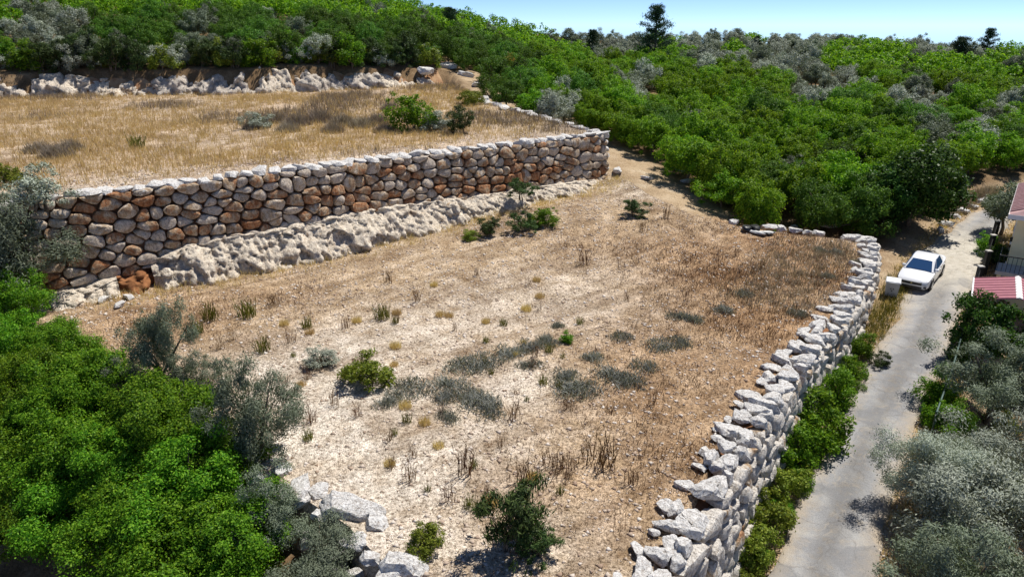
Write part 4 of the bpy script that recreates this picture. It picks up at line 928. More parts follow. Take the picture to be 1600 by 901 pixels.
for kind, px, py, sc, name, lab, cat in [
    ('stalk', 727, 738, 1.25, 'dry_weed', 'tall dark dead stalk clump alone on the pale lower field', 'weed'), ('stalk', 910, 412, 1.35, 'dry_weed', 'tall brown dead stalk clump in the middle of the upper field', 'weed'),
    ('stalk_wide', 935, 725, 1.2, 'dry_weed', 'widest thicket of dead brown stalks on the lower field', 'weed'), ('stalk_wide', 880, 735, .8, 'dry_weed', 'smaller dead stalk thicket left of the widest one', 'weed'),
    ('stalk_wide', 430, 475, .7, 'dry_weed', 'brown stalks below the white ledge at the left of the field', 'weed'),
    ('greenweed', 330, 498, 1.3, 'green_weed', 'green upright weed clump nearest the foot of the white ledge', 'weed'), ('greenweed', 386, 495, 1.4, 'green_weed', 'tallest green upright weed clump at the left of the field', 'weed'),
    ('greenweed', 412, 548, 1.1, 'green_weed', 'green weed clump below the tallest one on the pale soil', 'weed'), ('greenweed', 480, 512, .9, 'green_weed', 'small green weed clump on pale soil right of the others', 'weed'),
    ('greenweed', 597, 498, 1.2, 'green_weed', 'dark green-brown weed clump alone in the left middle of the field', 'weed'), ('greenweed', 310, 520, .9, 'green_weed', 'short green weed by the slender olive', 'weed'), ('greenweed', 215, 232, 1.6, 'green_weed', 'yellow-green weed alone in the golden terrace grass', 'weed')]:
    f = terr_z if py < 250 else field_z; x, y = G(px, py, f); weed(kind, name, x, y, fz(f, x, y), sc, lab, cat)
for i, (kind, px, py, sc, sz, lab) in enumerate([
    ('shrub_yellow', 575, 572, 1.25, 1.0, 'yellow-green shrub in the left middle of the field'), ('shrub_grey', 500, 555, .8, .6, 'greyish low bush left of the yellow-green shrub'), ('shrub_dark', 800, 815, 1.1, 1.25, 'dark green upright bush at the bottom centre of the field'),
    ('shrub_dark', 840, 845, .6, .6, 'low right-hand part of the dark bush at the bottom centre'), ('shrub_yellow', 662, 835, .7, .6, 'yellow-brown bush near the white slab on the lower field'), ('shrub', 886, 527, .35, .3, 'tiny green bush at the end of the grey shrub row'),
    ('shrub', 850, 338, .95, .8, 'green bush at the right foot of the rock ledge'), ('shrub_dark', 815, 348, .95, .8, 'dark bush at the foot of the rock ledge'), ('shrub_dark', 765, 356, .9, .7, 'dark weed bush further left at the foot of the ledge'),
    ('shrub_yellow', 735, 364, .7, .5, 'small yellowish bush in a cleft of the ledge foot'), ('shrub_dark', 990, 325, 1.0, .7, 'blackish bush on the dirt beyond the end of the tall wall')]):
    x, y, z = at_crown(px, py, field_z, .75*sz); tree(kind, 'shrub', x, y, z, sc, lab, 'shrub', None, sz, i)
rim = Path([(-9.6, 19.6), (-7.4, 17.7), (-4.6, 15.7), (-2.9, 13.8), (-1.6, 11)], -1); nrs = 0; q = .3
while q < rim.L:
    for dd_, dz_ in ((.15, -.12), (.55, -.75), (.8, -1.35)):
        a = rim.at(q+trv.uniform(-.3, .3)); nn = rim.nrm(q); sg_ = 1 if nn[1] < 0 else -1; s_ = trv.uniform(.25, .5); nrs += 1
        if trv.random() < .25: continue
        xx, yy = a[0]+nn[0]*sg_*dd_, a[1]+nn[1]*sg_*dd_; rock('rim_stone', xx, yy, dz_+.05, (s_*1.3, s_, s_*.75), None, RIM, ROCKS, trv)
    q += trv.uniform(.6, .95)
for o in RIM.children: o.location = Vector(o.location)-Vector(RIM.location)
for i, (px, py, sc) in enumerate([(590, 872, .8), (545, 850, .6), (700, 905, .7)]):
    x, y, z = at_crown(px, py, ground_z, .6); tree('shrub_grey', 'shrub', x, y, z, sc, ['grey bush below the rim boulders at the bottom of the picture', 'grey bush between the big slab and the lowest olive', 'grey bush at the bottom edge right of the rim boulders'][i], 'shrub', None, sc, i)
x, y = P(815, 305, 2.1); tree('shrub_dark', 'shrub', x, y+.6, 1.85, 1.1, 'dark green bush growing from the base of the tall wall above the ledge', 'shrub', None, .8, 1)
x, y = P(290, 425, 1.0); tree('shrub_yellow', 'shrub', *P(95, 420, 1.3), .9, .8, 'yellowish weed bush at the left foot of the tall wall', 'shrub', None, .7, 1)
for i, (kind, px, py, sc, sz, lab) in enumerate([
    ('shrub', 640, 178, 1.9, 1.9, 'round green bush on the golden terrace'), ('shrub_grey', 682, 188, 1.4, 1.2, 'small grey bush right of the green bush on the terrace'), ('shrub_dark', 720, 190, 1.2, 1.2, 'dark bush at the right end of the golden grass'),
    ('shrub_grey', 55, 288, 1.5, 1.4, 'silvery-grey bush on the terrace above the left end of the wall'), ('shrub_yellow', 8, 272, 1.0, .9, 'yellowish bush at the left edge on the terrace'), ('shrub_yellow', 735, 150, 1.6, 1.2, 'yellowish scrub at the back right corner of the terrace'),
    ('shrub_grey', 400, 185, 1.2, 1.1, 'grey bush left of the dark brush on the terrace')]):
    x, y, z = at_crown(px, py, terr_z, .7*sz); tree(kind, 'shrub', x, y, z, sc, lab, 'shrub', None, sz, i)
for i, (px, py, sc) in enumerate(sorted([(400, 200, 1.0), (430, 192, 1.1), (465, 195, 1.1), (500, 190, 1.2), (535, 195, 1.1), (565, 198, 1.0), (590, 192, 1.0), (450, 205, .9), (520, 206, .9), (600, 205, .8), (610, 172, .9), (90, 245, 1.0), (60, 238, .9), (110, 235, .9)])):
    x, y = G(px, py, terr_z); weed('brush', 'dead_brush', x, y, fz(terr_z, x, y), sc, 'grey-brown dead brush clump in the golden terrace grass, %s from the left' % ordinal(i+1), 'brush', 'dead brush on the terrace')

# ------------------------------------------------------------------ uncountable ground cover
rg = np.random.default_rng(8)
def scatter(n, poly, dens=None):
    p = np.array(poly); out = []; tot = 0
    while tot < n:
        x = rg.uniform(p[:, 0].min(), p[:, 0].max(), n); y = rg.uniform(p[:, 1].min(), p[:, 1].max(), n); k = inside(x, y, poly)
        if dens is not None: k &= rg.random(n) < dens(x, y)
        out.append(np.stack([x[k], y[k]], 1)); tot += k.sum()
    return np.concatenate(out)[:n]
def tufts(name, xy, f, nb, h, w, mat, label, cat, spread=.12, lean=.7):
    b = np.repeat(xy, nb, 0)+rg.normal(size=(len(xy)*nb, 2))*spread; hh = np.repeat(h*rg.uniform(.5, 1.4, len(xy)), nb)
    base = np.c_[b, f(b[:, 0], b[:, 1])-.02]; return tag(obj(name, blade_mesh(name, blades(rg, base, hh, w, lean), mat)), label, cat, kind='stuff')
TV = [(-60, 77), (-33, 27), (-24, 33), (7, 56.5), (3, 62), (-2, 69), (-7, 87), (-15, 84.5), (-28, 79), (-44, 78)]
dT = lambda x, y: np.clip(.15+1.1*vnoise(x, y, .16, 21)+.5*(vnoise(x, y, .6, 22)-.5), 0, 1)*smooth((seg_dist(x, y, WTOP)[0]-1.0)/6+.08)*np.clip((5-(x-.0*y))/14+.25, .06, 1)
tufts('dry_grass', scatter(15000, TV, dT), terr_z, 7, .36, .03, M['straw'], 'golden dry grass covering the upper terrace', 'dry grass', .16)
tufts('dry_weeds', scatter(2600, TV, lambda x, y: smooth(vnoise(x, y, .13, 31)*2.2-1.1)), terr_z, 7, .5, .035, M['brush'], 'grey-brown dead weeds mixed in the terrace grass', 'dry weeds', .18)
dF = lambda x, y: np.clip(.15+vnoise(x, y, .3, 41), 0, 1)
tufts('stubble', scatter(15000, FIELD, dF), field_z, 4, .10, .016, M['stubble'], 'short pale stubble over the dry field', 'stubble', .09, 1.1)
dO = lambda x, y: np.clip(blobs(x, y, ORANGE, field_z), 0, 1)*np.clip(vnoise(x, y, .45, 43)*1.6-.2, 0, 1)
tufts('brown_weeds', scatter(5200, FIELD, dO), field_z, 5, .20, .02, M['drystalk'], 'rust-brown dry weeds over the right side of the field', 'dry weeds', .12, .9)
d2 = lambda x, y: np.clip(1.25-seg_dist(x, y, [(13.5, 33), (17, 38), (19.5, 40)])[0]/2.6, 0, .8)
tufts('grey_weeds', scatter(1300, FIELD, d2), field_z, 6, .32, .022, M['brush'], 'dark grey-brown weed patch in the upper right of the field', 'dry weeds', .14, .8)
LB = [(a[0]+1.2, a[1]-1.9) for a in WTOP if a[0] > -22]
dL = lambda x, y: smooth((1.9-seg_dist(x, y, LB)[0])/1.6)*.8
tufts('ledge_grass', scatter(1500, FIELD, dL), field_z, 6, .3, .02, M['straw'], 'dry grass along the foot of the white rock ledge', 'dry grass', .14, .8)
VG = [(4, 8), (30, 46), (26, 48), (22, 42), (4, 14)]
VG2 = [(-3, -2), (0, 6), (8, 18), (22, 42), (25, 44), (38, 54), (42, 52), (30, 40), (12, 15), (3, 0)]
dV = lambda x, y: np.where(inside(x, y, FIELD), 0, smooth(1-abs(seg_dist(x, y, ROAD)[0]-2.1)/.9))*np.clip(vnoise(x, y, .5, 51)*1.5, 0, 1)
tufts('verge_grass', scatter(4200, VG2, dV), ground_z, 5, .24, .02, M['straw'], 'dry grass and weeds along both edges of the lane', 'dry grass', .12, .9)
tufts('verge_weeds', scatter(1200, VG2, lambda x, y: dV(x, y)*(seg_dist(x, y, RW)[0] < 2.2)), ground_z, 6, .35, .025, M['greenweed'], 'green and yellow weeds along the foot of the lane wall', 'weeds', .14, .8)
# gravel and clods on the field
def gravel(name, xy, f, smin, smax, mat, label):
    n = len(xy); s_ = smin*(smax/smin)**(rg.random(n)**2.2); o = np.array([(1, 0, 0), (-.5, .87, 0), (-.5, -.87, 0), (.1, .1, .62), (0, 0, -.4)])
    V = o[None]*rg.uniform(.7, 1.3, (n, 5, 3))*s_[:, None, None]; a = rg.uniform(0, 6.28, n); ca, sa = np.cos(a)[:, None], np.sin(a)[:, None]
    V = np.stack([V[..., 0]*ca-V[..., 1]*sa, V[..., 0]*sa+V[..., 1]*ca, V[..., 2]], -1); V += np.c_[xy, f(xy[:, 0], xy[:, 1])][:, None]
    t = np.array([(0, 1, 3), (1, 2, 3), (2, 0, 3), (1, 0, 4), (2, 1, 4), (0, 2, 4)]); F = (t[None]+(np.arange(n)*5)[:, None, None]).reshape(-1, 3)
    return tag(obj(name, mesh_np(name, V.reshape(-1, 3), F), mat), label, 'gravel', kind='stuff')
M['pebble'] = leaf_material('pebble', (.30, .22, .15), (.50, .42, .33), (.68, .63, .56), None, 0, .9, 0)
gravel('gravel', scatter(26000, FIELD, lambda x, y: np.clip(.3+vnoise(x, y, .35, 61), 0, 1)), field_z, .025, .13, M['pebble'], 'pale stones and clods strewn over the field')
gravel('terrace_gravel', scatter(5000, [(-24, 33), (7, 56.5), (3, 62), (-2, 69), (-30, 40)], lambda x, y: smooth((9-seg_dist(x, y, WTOP)[0])/8)), terr_z, .03, .12, M['pebble'], 'small stones behind the top of the tall wall')
gravel('verge_gravel', scatter(9000, VG2, lambda x, y: np.where(inside(x, y, FIELD), 0, smooth(1-abs(seg_dist(x, y, ROAD)[0]-1.75)/1.0))), lambda x, y: ground_z(x, y)+.05, .02, .09, M['pebble'], 'loose gravel along the edges of the lane')

# ------------------------------------------------------------------ parked car
M['paint'] = plain('white_car_paint', (.80, .81, .83), .25, 0, .5, .6)
M['glass'] = plain('sky_reflection_glass', (.025, .07, .17), .05, 0, 1.0)  # blue of the reflected sky is put into the base colour
M['black'] = plain('black_plastic', (.015, .015, .017), .5)
M['tyre'] = plain('tyre_rubber', (.02, .02, .02), .85)
M['alloy'] = plain('alloy_rim', (.45, .46, .48), .3, .8)
M['lamp'] = plain('headlamp_glass', (.55, .58, .62), .08, .2, .8)
M['chrome'] = plain('chrome_trim', (.6, .6, .62), .15, 1)
M['iron2'] = plain('dark_grille', (.05, .05, .055), .4)
M['plate'] = plain('plate_white', (.75, .75, .72), .4)
M['redlens'] = plain('red_lens', (.35, .01, .01), .2)
def loft(secs, close_ends=True):
    V = [p for s_ in secs for p in s_]; k = len(secs[0]); F = []
    for i in range(len(secs)-1):
        for j in range(k-1): F.append((i*k+j, i*k+j+1, (i+1)*k+j+1, (i+1)*k+j))
        F.append((i*k+k-1, i*k, (i+1)*k, (i+1)*k+k-1))
    if close_ends: F.append(tuple(range(k-1, -1, -1))); F.append(tuple(range((len(secs)-1)*k, len(secs)*k)))
    return MB().add(V, F)
def make_car(loc, rz, label):
    car = tag(empty('parked_car', loc, rz), label, 'car')
    ST = [(-2.24, .60, .30, .58, .62), (-2.16, .74, .24, .64, .70), (-1.95, .83, .20, .70, .78), (-1.5, .875, .19, .78, .87), (-.95, .885, .18, .86, .96), (-.3, .89, .18, .90, .98), (.6, .89, .18, .93, 1.0), (1.3, .885, .19, .96, 1.03), (1.8, .86, .22, .97, 1.06), (2.1, .80, .27, .94, 1.05), (2.24, .68, .36, .82, .90)]
    secs = []
    for y, w, zb, zs, zt in ST:
        half = [(w*.86, zb), (w*.97, zb+.09), (w, zb+.25), (w*1.0, (zb+zs)/2+.08), (w*.965, zs), (w*.80, zt-.025), (w*.42, zt)]
        secs.append([(x, y, z) for x, z in half]+[(-x, y, z) for x, z in half[::-1]])
    body = loft(secs).build('body', M['paint'], car, sm=True, sharp=40)
    # greenhouse: base ring and roof ring joined by pillars
    base = [(-1.02, .76), (-.55, .82), (.3, .84), (1.0, .82), (1.68, .72)]; roof = [(-.28, .56), (0.0, .60), (.45, .61), (.85, .60), (1.08, .55)]
    zb = [.94, .95, .97, .99, 1.04]; zr = [1.385, 1.44, 1.46, 1.445, 1.40]
    V = []; F = []
    for s_ in (1, -1):
        for (y, w), z in zip(base, zb): V.append((s_*w, y, z))
        for (y, w), z in zip(roof, zr): V.append((s_*w, y, z))
    for k in range(4):
        F += [(k, k+1, 6+k, 5+k), (10+k, 15+k, 16+k, 11+k), (5+k, 6+k, 16+k, 15+k)]
    F += [(0, 5, 15, 10), (4, 14, 19, 9)]
    for k in range(5):                                 # roof crown
        pass
    MB().add(V, F).build('roof', M['paint'], car, sm=True, sharp=30, bevel=.03)
    def panel(name, q, mat, inset=.06, lift=.03):
        q = [Vector(p) for p in q]; c = sum(q, Vector())/len(q); nrm = (q[1]-q[0]).cross(q[2]-q[0]).normalized()
        if nrm.dot(c-Vector((0, .3, .8))) < 0: nrm = -nrm
        a = [c+(p-c)*(1-inset)+nrm*lift for p in q]; b = [c+(p-c)*(1-inset)-nrm*.01 for p in q]; n_ = len(q)
        return MB().add(a+b, [tuple(range(n_)), tuple(range(2*n_-1, n_-1, -1))]+[(k, (k+1) % n_, n_+(k+1) % n_, n_+k) for k in range(n_)]).build(name, mat, car)
    panel('windshield', [V[0], V[10], V[15], V[5]], M['glass'], .10); panel('rear_window', [V[4], V[14], V[19], V[9]], M['glass'], .12)
    for s_ in (0, 10):
        panel('side_window', [V[s_+1], V[s_+2], V[s_+7], V[s_+6]], M['glass'], .13, .02); panel('side_window', [V[s_+2], V[s_+3], V[s_+8], V[s_+7]], M['glass'], .13, .02); panel('quarter_window', [V[s_+0], V[s_+1], V[s_+6]], M['glass'], .3, .02)
    for s_ in (1, -1):
        m_ = MB(); m_.box(s_*.86-.08, s_*.86+.12, -.75, -.60, .94, 1.06); m_.build('mirror', M['paint'], car, bevel=.03)
        h = MB().add([(s_*.50, -2.215, .56), (s_*.75, -2.10, .58), (s_*.79, -1.90, .70), (s_*.60, -2.12, .695), (s_*.48, -2.19, .64), (s_*.5, -2.0, .56), (s_*.72, -1.9, .56), (s_*.7, -1.8, .66)], [(0, 1, 2, 3, 4), (5, 7, 6), (0, 5, 6, 1), (1, 6, 7, 2), (2, 7, 3), (3, 7, 5, 4), (4, 5, 0)])
        h.build('headlight', M['lamp'], car)
        MB().box(s_*.62-.14, s_*.62+.14, -2.215, -2.1, .33, .43).build('fog_lamp_recess', M['black'], car)
        MB().box(s_*.66-.12, s_*.66+.12, 2.12, 2.2, .72, .86).build('tail_light', M['redlens'], car)
        for k, y in enumerate((-.35, .62)):
            MB().box(s_*.885-.02, s_*.885+.025, y+.5, y+.68, .80, .83).build('door_handle', M['paint'], car)
            MB().box(s_*.89-.012, s_*.89+.004, y+.77, y+.785, .26, .92).build('door_seam', M['black'], car)
    g = MB().box(-.52, .52, -2.275, -2.12, .50, .645).build('grille', M['black'], car)
    for k in range(3): MB().box(-.40, .40, -2.285, -2.27, .525+k*.045, .533+k*.045).build('slat', M['iron2'], g)
    em = MB(); em.tube([(0, -2.29, .575), (0, -2.27, .575)], .05, 14); em.build('emblem', M['chrome'], g)
    MB().box(-.55, .55, -2.262, -2.1, .29, .40).build('lower_grille', M['black'], car)
    MB().box(-.25, .25, -2.272, -2.24, .415, .485).build('license_plate', M['plate'], car)
    for s_ in (1, -1):
        for y in (-1.36, 1.34):
            ar = MB(); ar.tube([(s_*.80, y, .33), (s_*.897, y, .33)], .40, 20); ar.build('wheel_arch', M['black'], car)
            w = MB(); w.tube([(s_*.70, y, .32), (s_*.72, y, .32), (s_*.90, y, .32), (s_*.915, y, .32)], [.29, .32, .32, .30], 22); wo = w.build('wheel', M['tyre'], car, sm=True, sharp=40)
            rm = MB(); rm.tube([(s_*.905, y, .32), (s_*.925, y, .32)], [.21, .19], 16); rm.build('rim', M['alloy'], wo)
    return car
fx, fy = G(1421, 457, ground_z); fwd = (-.66, -.75)
cxp, cyp = fx-fwd[0]*2.25, fy-fwd[1]*2.25; cz = fz(ground_z, cxp, cyp)
cz0 = fz(ground_z, fx, fy); cz1 = fz(ground_z, cxp-fwd[0]*2, cyp-fwd[1]*2)
car = make_car((cxp, cyp, (cz0+cz1)/2+.07), math.atan2(fwd[0], -fwd[1]), 'white sedan parked nose towards the camera at the left side of the lane')
car.rotation_euler = (-math.atan2(cz1-cz0, 4.2)*-1, 0, math.atan2(fwd[0], -fwd[1]))
# bin beside it
M['binbody'] = worn('galvanised_bin', (.50, .52, .53), (.40, .42, .43), 4, .5, .05); M['binlid'] = plain('pale_bin_lid', (.70, .71, .72), .45)
bx_, by_ = G(1391, 463, ground_z); b = tag(empty('waste_bin', (bx_, by_, fz(ground_z, bx_, by_)-.02), -.5), 'pale grey box-shaped bin with a lighter lid beside the car', 'bin')
MB().add([(x*.36*k, y*.36*k, z) for z, k in ((.12, .86), (.95, 1.0)) for x, y in ((-1, -1), (1, -1), (1, 1), (-1, 1))], [(3, 2, 1, 0), (4, 5, 6, 7), (0, 1, 5, 4), (1, 2, 6, 5), (2, 3, 7, 6), (3, 0, 4, 7)]).build('body', M['binbody'], b, bevel=.02)
lid = MB().add([(-.40, -.41, .952), (.40, -.41, .952), (.40, .40, .99), (-.40, .40, .99), (-.36, -.36, 1.03), (.36, -.36, 1.03), (.36, .36, 1.08), (-.36, .36, 1.08)], [(3, 2, 1, 0), (4, 5, 6, 7), (0, 1, 5, 4), (1, 2, 6, 5), (2, 3, 7, 6), (3, 0, 4, 7)]).build('lid', M['binlid'], b, bevel=.015)
MB().box(-.2, .2, -.47, -.41, .96, .99).build('handle', M['binbody'], lid)
for x in (-.27, .27):
    for y in (-.25, .25):
        t = MB(); t.tube([(x-.03, y, .09), (x+.03, y, .09)], .09, 12); t.build('wheel', M['tyre'], b)
mk = MB()
for a in range(3):
    an = a*2.094; mk.add([(.09*math.cos(an+t)*k, -.349-.0005*a, .56+.09*math.sin(an+t)*k) for t, k in ((0, 1.2), (.9, 1.2), (.9, .55), (0, .55))], [(0, 1, 2, 3)])
mk.build('printed_mark', M['black'], b)
# dark and white bundle at the far field edge
M['sack'] = plain('black_sack', (.012, .012, .013), .4); M['sackw'] = worn('white_sheet', (.62, .62, .60), (.45, .44, .42), 4, .7)
x, y = G(1175, 362, field_z); e = tag(empty('discarded_bundle', (x, y, fz(field_z, x, y))), 'black and white discarded bundle at the far edge of the field', 'bundle')
def lump(name, dx, dy, dz, sx, sy, sz, mat, seed):
    me_ = rock_mesh(seed, sub=3, cuts=4); me_.materials.append(mat); o = obj(name, me_, None, e, (dx, dy, dz)); o.scale = (sx, sy, sz); o.rotation_euler = (0, 0, seed*.7)
lump('sack', -.35, .1, .18, .38, .3, .28, M['sack'], 91); lump('sack', .2, .15, .2, .42, .3, .3, M['sack'], 92); lump('sheet', .05, -.12, .08, .85, .3, .14, M['sackw'], 93); lump('sheet', .75, -.3, .06, .55, .25, .1, M['sackw'], 94); lump('sack', 1.0, -.45, .05, .4, .15, .09, M['sack'], 95)

# ------------------------------------------------------------------ house, porch and fence on the right
M['cream'] = worn('cream_render', (.86, .74, .44), (.78, .65, .37), 1.5, .85, .1); M['ochre'] = worn('ochre_render', (.55, .36, .06), (.46, .29, .05), 2, .85, .1)
M['white'] = plain('white_trim', (.75, .74, .72), .6); M['iron'] = plain('dark_iron', (.02, .022, .024), .5, .3); M['redtin'] = worn('faded_red_tin_roof', (.42, .17, .195), (.33, .125, .15), 3, .45, .02)
M['tile'] = worn('pinkish_roof_tile', (.55, .36, .35), (.42, .25, .24), 3, .8, .2); M['greenrail'] = plain('dark_green_rail', (.02, .06, .05), .5, .2); M['concrete'] = worn('pale_concrete', (.52, .50, .46), (.40, .38, .35), 3, .85, .2)
M['wood'] = worn('dark_wood', (.10, .06, .035), (.05, .03, .02), 6, .7, .2)
az = math.atan2(.80, .60)                                  # lane direction
hx, hy = 27.9, 37.0; hz0 = -2.5
hs = tag(empty('house', (hx, hy, hz0), az-math.pi/2), 'cream rendered house with pinkish tiled roof at the right edge', 'house')   # local x: away from lane, y: along lane
W_, D_, HH = 8.0, 9.0, 5.85
mb = MB(); T_ = .25
mb.box(0, T_, 0, D_, 0, HH); mb.box(W_-T_, W_, 0, D_, 0, HH); mb.box(T_, W_-T_, 0, T_, 0, HH); mb.box(T_, W_-T_, D_-T_, D_, 0, HH)
wall = mb.build('wall', M['cream'], hs)
mb = MB(); e_ = .45; rz_ = HH+1.7
mb.add([(-e_, -e_, HH-.02), (W_+e_, -e_, HH-.02), (W_+e_, D_+e_, HH-.02), (-e_, D_+e_, HH-.02), (W_/2, 1.8, rz_), (W_/2, D_-1.8, rz_)], [(0, 1, 4), (1, 2, 5, 4), (2, 3, 5), (3, 0, 4, 5), (3, 2, 1, 0)])
rf = mb.build('roof', M['tile'], hs)
mb = MB().box(-e_-.03, W_+e_+.03, -e_-.03, D_+e_+.03, HH-.28, HH-.03); mb.build('eave', M['white'], rf)
for k in range(22):                                        # tile ribs on the two slopes that can be seen
    y = -e_+.2+k*(D_+2*e_-.4)/21; a0 = Vector((-e_, y, HH+.03)); t_ = min(1, min((y+e_)/2.55, (D_+e_-y)/2.55)); a1 = Vector((-e_+(W_/2+e_)*t_, y, HH+.03+1.72*t_))
    if t_ > .08: m_ = MB(); m_.tube([a0, a1], .06, 5); m_.build('tile_row', M['tile'], rf)
for y, z0, z1, w in ((2.2, 3.6, 4.9, 1.2), (5.6, 3.6, 4.9, 1.2), (2.2, .9, 2.1, 1.2), (5.6, 0.0, 2.1, .95)):
    wd = MB().box(-.03, .02, y, y+w, z0, z1).build('window' if z0 > 0 else 'door', M['glass'] if z0 > 0 else M['wood'], hs)
    f_ = MB(); f_.box(-.06, .0, y-.08, y, z0, z1); f_.box(-.06, .0, y+w, y+w+.08, z0, z1); f_.box(-.06, .0, y-.08, y+w+.08, z1, z1+.08); f_.box(-.10, .0, y-.1, y+w+.1, z0-.07, z0); f_.build('frame', M['white'], wd)
MB().box(-.14, -.001, .9, 1.1, 4.0, 4.25).build('wall_lamp', M['iron'], hs)
# balcony with railing on the near gable
sl = MB().box(-.4, 5.0, -1.8, -.001, 2.75, 2.95).build('balcony', M['concrete'], hs)
rl = MB(); rl.box(-.38, 5, -1.78, -1.74, 3.8, 3.86); rl.box(-.38, -.34, -1.74, -.02, 3.8, 3.86); rl.build('railing', M['iron'], hs)
for k in range(26): MB().box(-.37+k*.2, -.345+k*.2, -1.772, -1.748, 2.95, 3.8).build('baluster', M['iron'], sl)
for k in range(7): MB().box(-.372, -.348, -1.55+k*.22, -1.525+k*.22, 2.95, 3.8).build('baluster', M['iron'], sl)
for x in (-.2, 4.7): MB().box(x-.1, x+.1, -1.7, -1.5, 0, 2.75).build('post', M['cream'], hs)
# ochre garden wall behind the shrubs
x, y = P(1578, 400, -.6); o = tag(empty('garden_wall', (x, y, -1.8), az-math.pi/2), 'ochre yellow garden wall between the house and the leafy shrubs', 'wall')
MB().box(0, 3.5, -.15, .15, 0, 2.2).build('panel', M['ochre'], o); MB().box(-.05, 3.55, -.2, .2, 2.201, 2.28).build('coping', M['white'], o)
# porch with red tin roof
cxp_, cyp_ = P(1590, 456, 1.0); zg = fz(ground_z, cxp_, cyp_); po = tag(empty('gate_porch', (cxp_, cyp_, zg), az-math.pi/2+.06), 'small gabled porch with red ribbed tin roof and white ridge cap', 'porch')
zr_ = 1.25-zg; w2, dl = 1.8, 1.75
for s_ in (-1, 1):
    pan = MB().add([(s_*.02, -dl, zr_), (s_*w2, -dl, zr_-.42), (s_*w2, dl, zr_-.42), (s_*.02, dl, zr_), (s_*.02, -dl, zr_-.05), (s_*w2, -dl, zr_-.47), (s_*w2, dl, zr_-.47), (s_*.02, dl, zr_-.05)], [(0, 1, 2, 3), (7, 6, 5, 4), (0, 4, 5, 1), (1, 5, 6, 2), (2, 6, 7, 3), (3, 7, 4, 0)]).build('roof_panel', M['redtin'], po)
    for k in range(9):
        y = -dl+.06+k*(2*dl-.12)/8; m_ = MB(); m_.tube([(s_*.03, y, zr_+.0), (s_*(w2-.01), y, zr_-.412)], .03, 5); m_.build('rib', M['redtin'], pan)
    m_ = MB().box(s_*w2-.035, s_*w2+.035, -dl-.02, dl+.02, zr_-.50, zr_-.39); m_.build('gutter', M['white'], po)
    for y in (-dl+.15, dl-.15): MB().box(s_*1.5-.07, s_*1.5+.07, y-.07, y+.07, 0, zr_-.42).build('post', M['cream'], po)
m_ = MB().add([(-.13, -dl-.03, zr_-.01), (.13, -dl-.03, zr_-.01), (0, -dl-.03, zr_+.05), (-.13, dl+.03, zr_-.01), (.13, dl+.03, zr_-.01), (0, dl+.03, zr_+.05)], [(0, 1, 2), (5, 4, 3), (0, 2, 5, 3), (1, 4, 5, 2), (0, 3, 4, 1)]); m_.build('ridge_cap', M['white'], po)
# step slab behind the porch
x, y = P(1562, 428, -1.2); o = tag(empty('entrance_steps', (x, y, fz(ground_z, x, y)), az-math.pi/2), 'grey entrance steps with white edges between gate and house', 'steps')
for k in range(4): MB().box(k*.32, 1.6, -.9, .9, k*.17, (k+1)*.17-.003).build('step', M['concrete'], o)
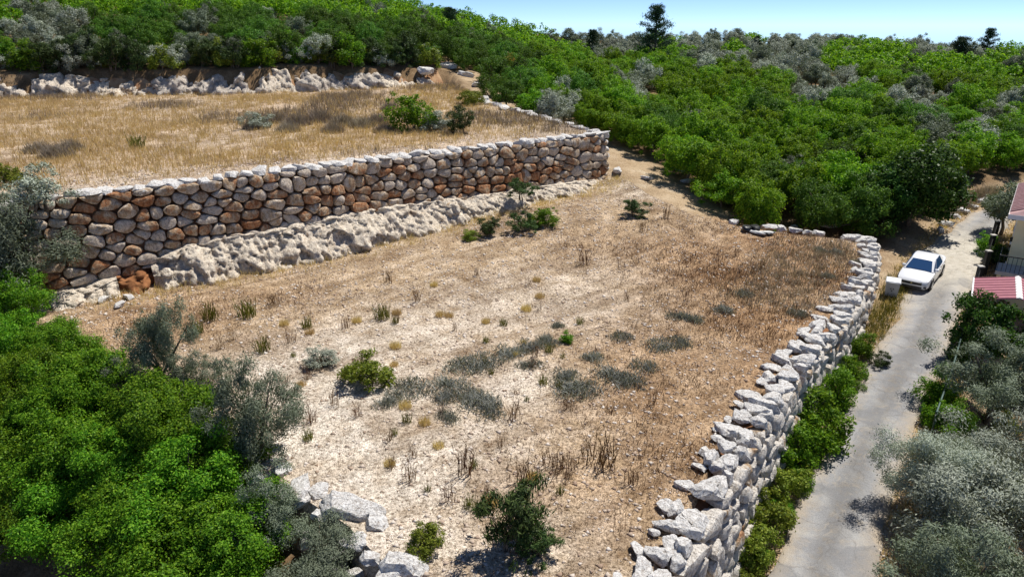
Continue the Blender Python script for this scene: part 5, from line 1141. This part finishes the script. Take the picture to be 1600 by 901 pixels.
# fences along the lane
def fence(pts, label, style):
    f_ = Path(pts); a0 = f_.at(f_.L/2); root = tag(empty('fence', (a0[0], a0[1], fz(ground_z, a0[0], a0[1]))), label, 'fence'); R0 = Vector(root.location)
    def W(q, z, off=0): a = f_.at(q)+f_.nrm(q)*off; return Vector((a[0], a[1], fz(ground_z, a[0], a[1])+z))-R0
    n_ = max(2, int(f_.L/(2.0 if style == 'rail' else 2.2))+1)
    for q in np.linspace(0, f_.L, n_):
        m_ = MB()
        if style == 'rail': m_.tube([W(q, -.2), W(q, 1.25)], .035, 6)
        else:
            c = W(q, 0); m_.box(c.x-.12, c.x+.12, c.y-.12, c.y+.12, c.z-.3, c.z+1.5)
        po_ = m_.build('post', M['greenrail'] if style == 'rail' else M['iron'], root)
        if style != 'rail': c = W(q, 0); MB().box(c.x-.15, c.x+.15, c.y-.15, c.y+.15, c.z+1.501, c.z+1.57).build('cap', M['concrete'], po_)
    hs_ = (1.2, .65) if style == 'rail' else (1.35, .5)
    for z in hs_:
        m_ = MB(); qs = np.linspace(0, f_.L, 12); m_.tube([W(q, z) for q in qs], .04 if style == 'rail' else .03, 6); m_.build('rail', M['greenrail'] if style == 'rail' else M['iron'], root)
    if style != 'rail':
        for q in np.arange(.1, f_.L, .14): m_ = MB(); m_.tube([W(q, .45), W(q, 1.45)], .014, 4); m_.build('bar', M['iron'], root)
        m_ = MB(); qs = np.linspace(0, f_.L, 12)
        for q0, q1 in zip(qs[:-1], qs[1:]):
            a, b_, c, d_ = W(q0, -.3, -.1), W(q0, -.3, .1), W(q1, -.3, .1), W(q1, -.3, -.1); u = Vector((0, 0, .72)); m_.add([a, b_, c, d_, a+u, b_+u, c+u, d_+u], [(3, 2, 1, 0), (4, 5, 6, 7), (0, 1, 5, 4), (1, 2, 6, 5), (2, 3, 7, 6), (3, 0, 4, 7)])
        m_.build('plinth', M['concrete'], root)
    return root
fence([P(1550, 382, -.6), P(1535, 432, -1.2)], 'dark iron fence on a pale plinth beyond the porch', 'bar')
fence([P(1523, 455, -1.3), P(1508, 512, -1.7)], 'dark iron fence on a pale plinth between the porch and the broadleaf tree', 'bar')
fence([P(1497, 548, -2.0), P(1478, 615, -2.4), P(1452, 690, -2.8)], 'dark green pipe rail fence along the lower garden', 'rail')
x, y = P(1443, 745, -2.9); o = tag(empty('marker_post', (x, y, fz(ground_z, x, y))), 'short white post beside the lane in the silver olive', 'post'); m_ = MB(); m_.tube([(0, 0, -.2), (0, 0, .9), (0, 0, 1.0)], [.05, .05, .02], 8); m_.build('shaft', M['white'], o); m_ = MB(); m_.tube([(0, 0, .6), (0, 0, .75)], .053, 8); m_.build('band', M['iron'], o)
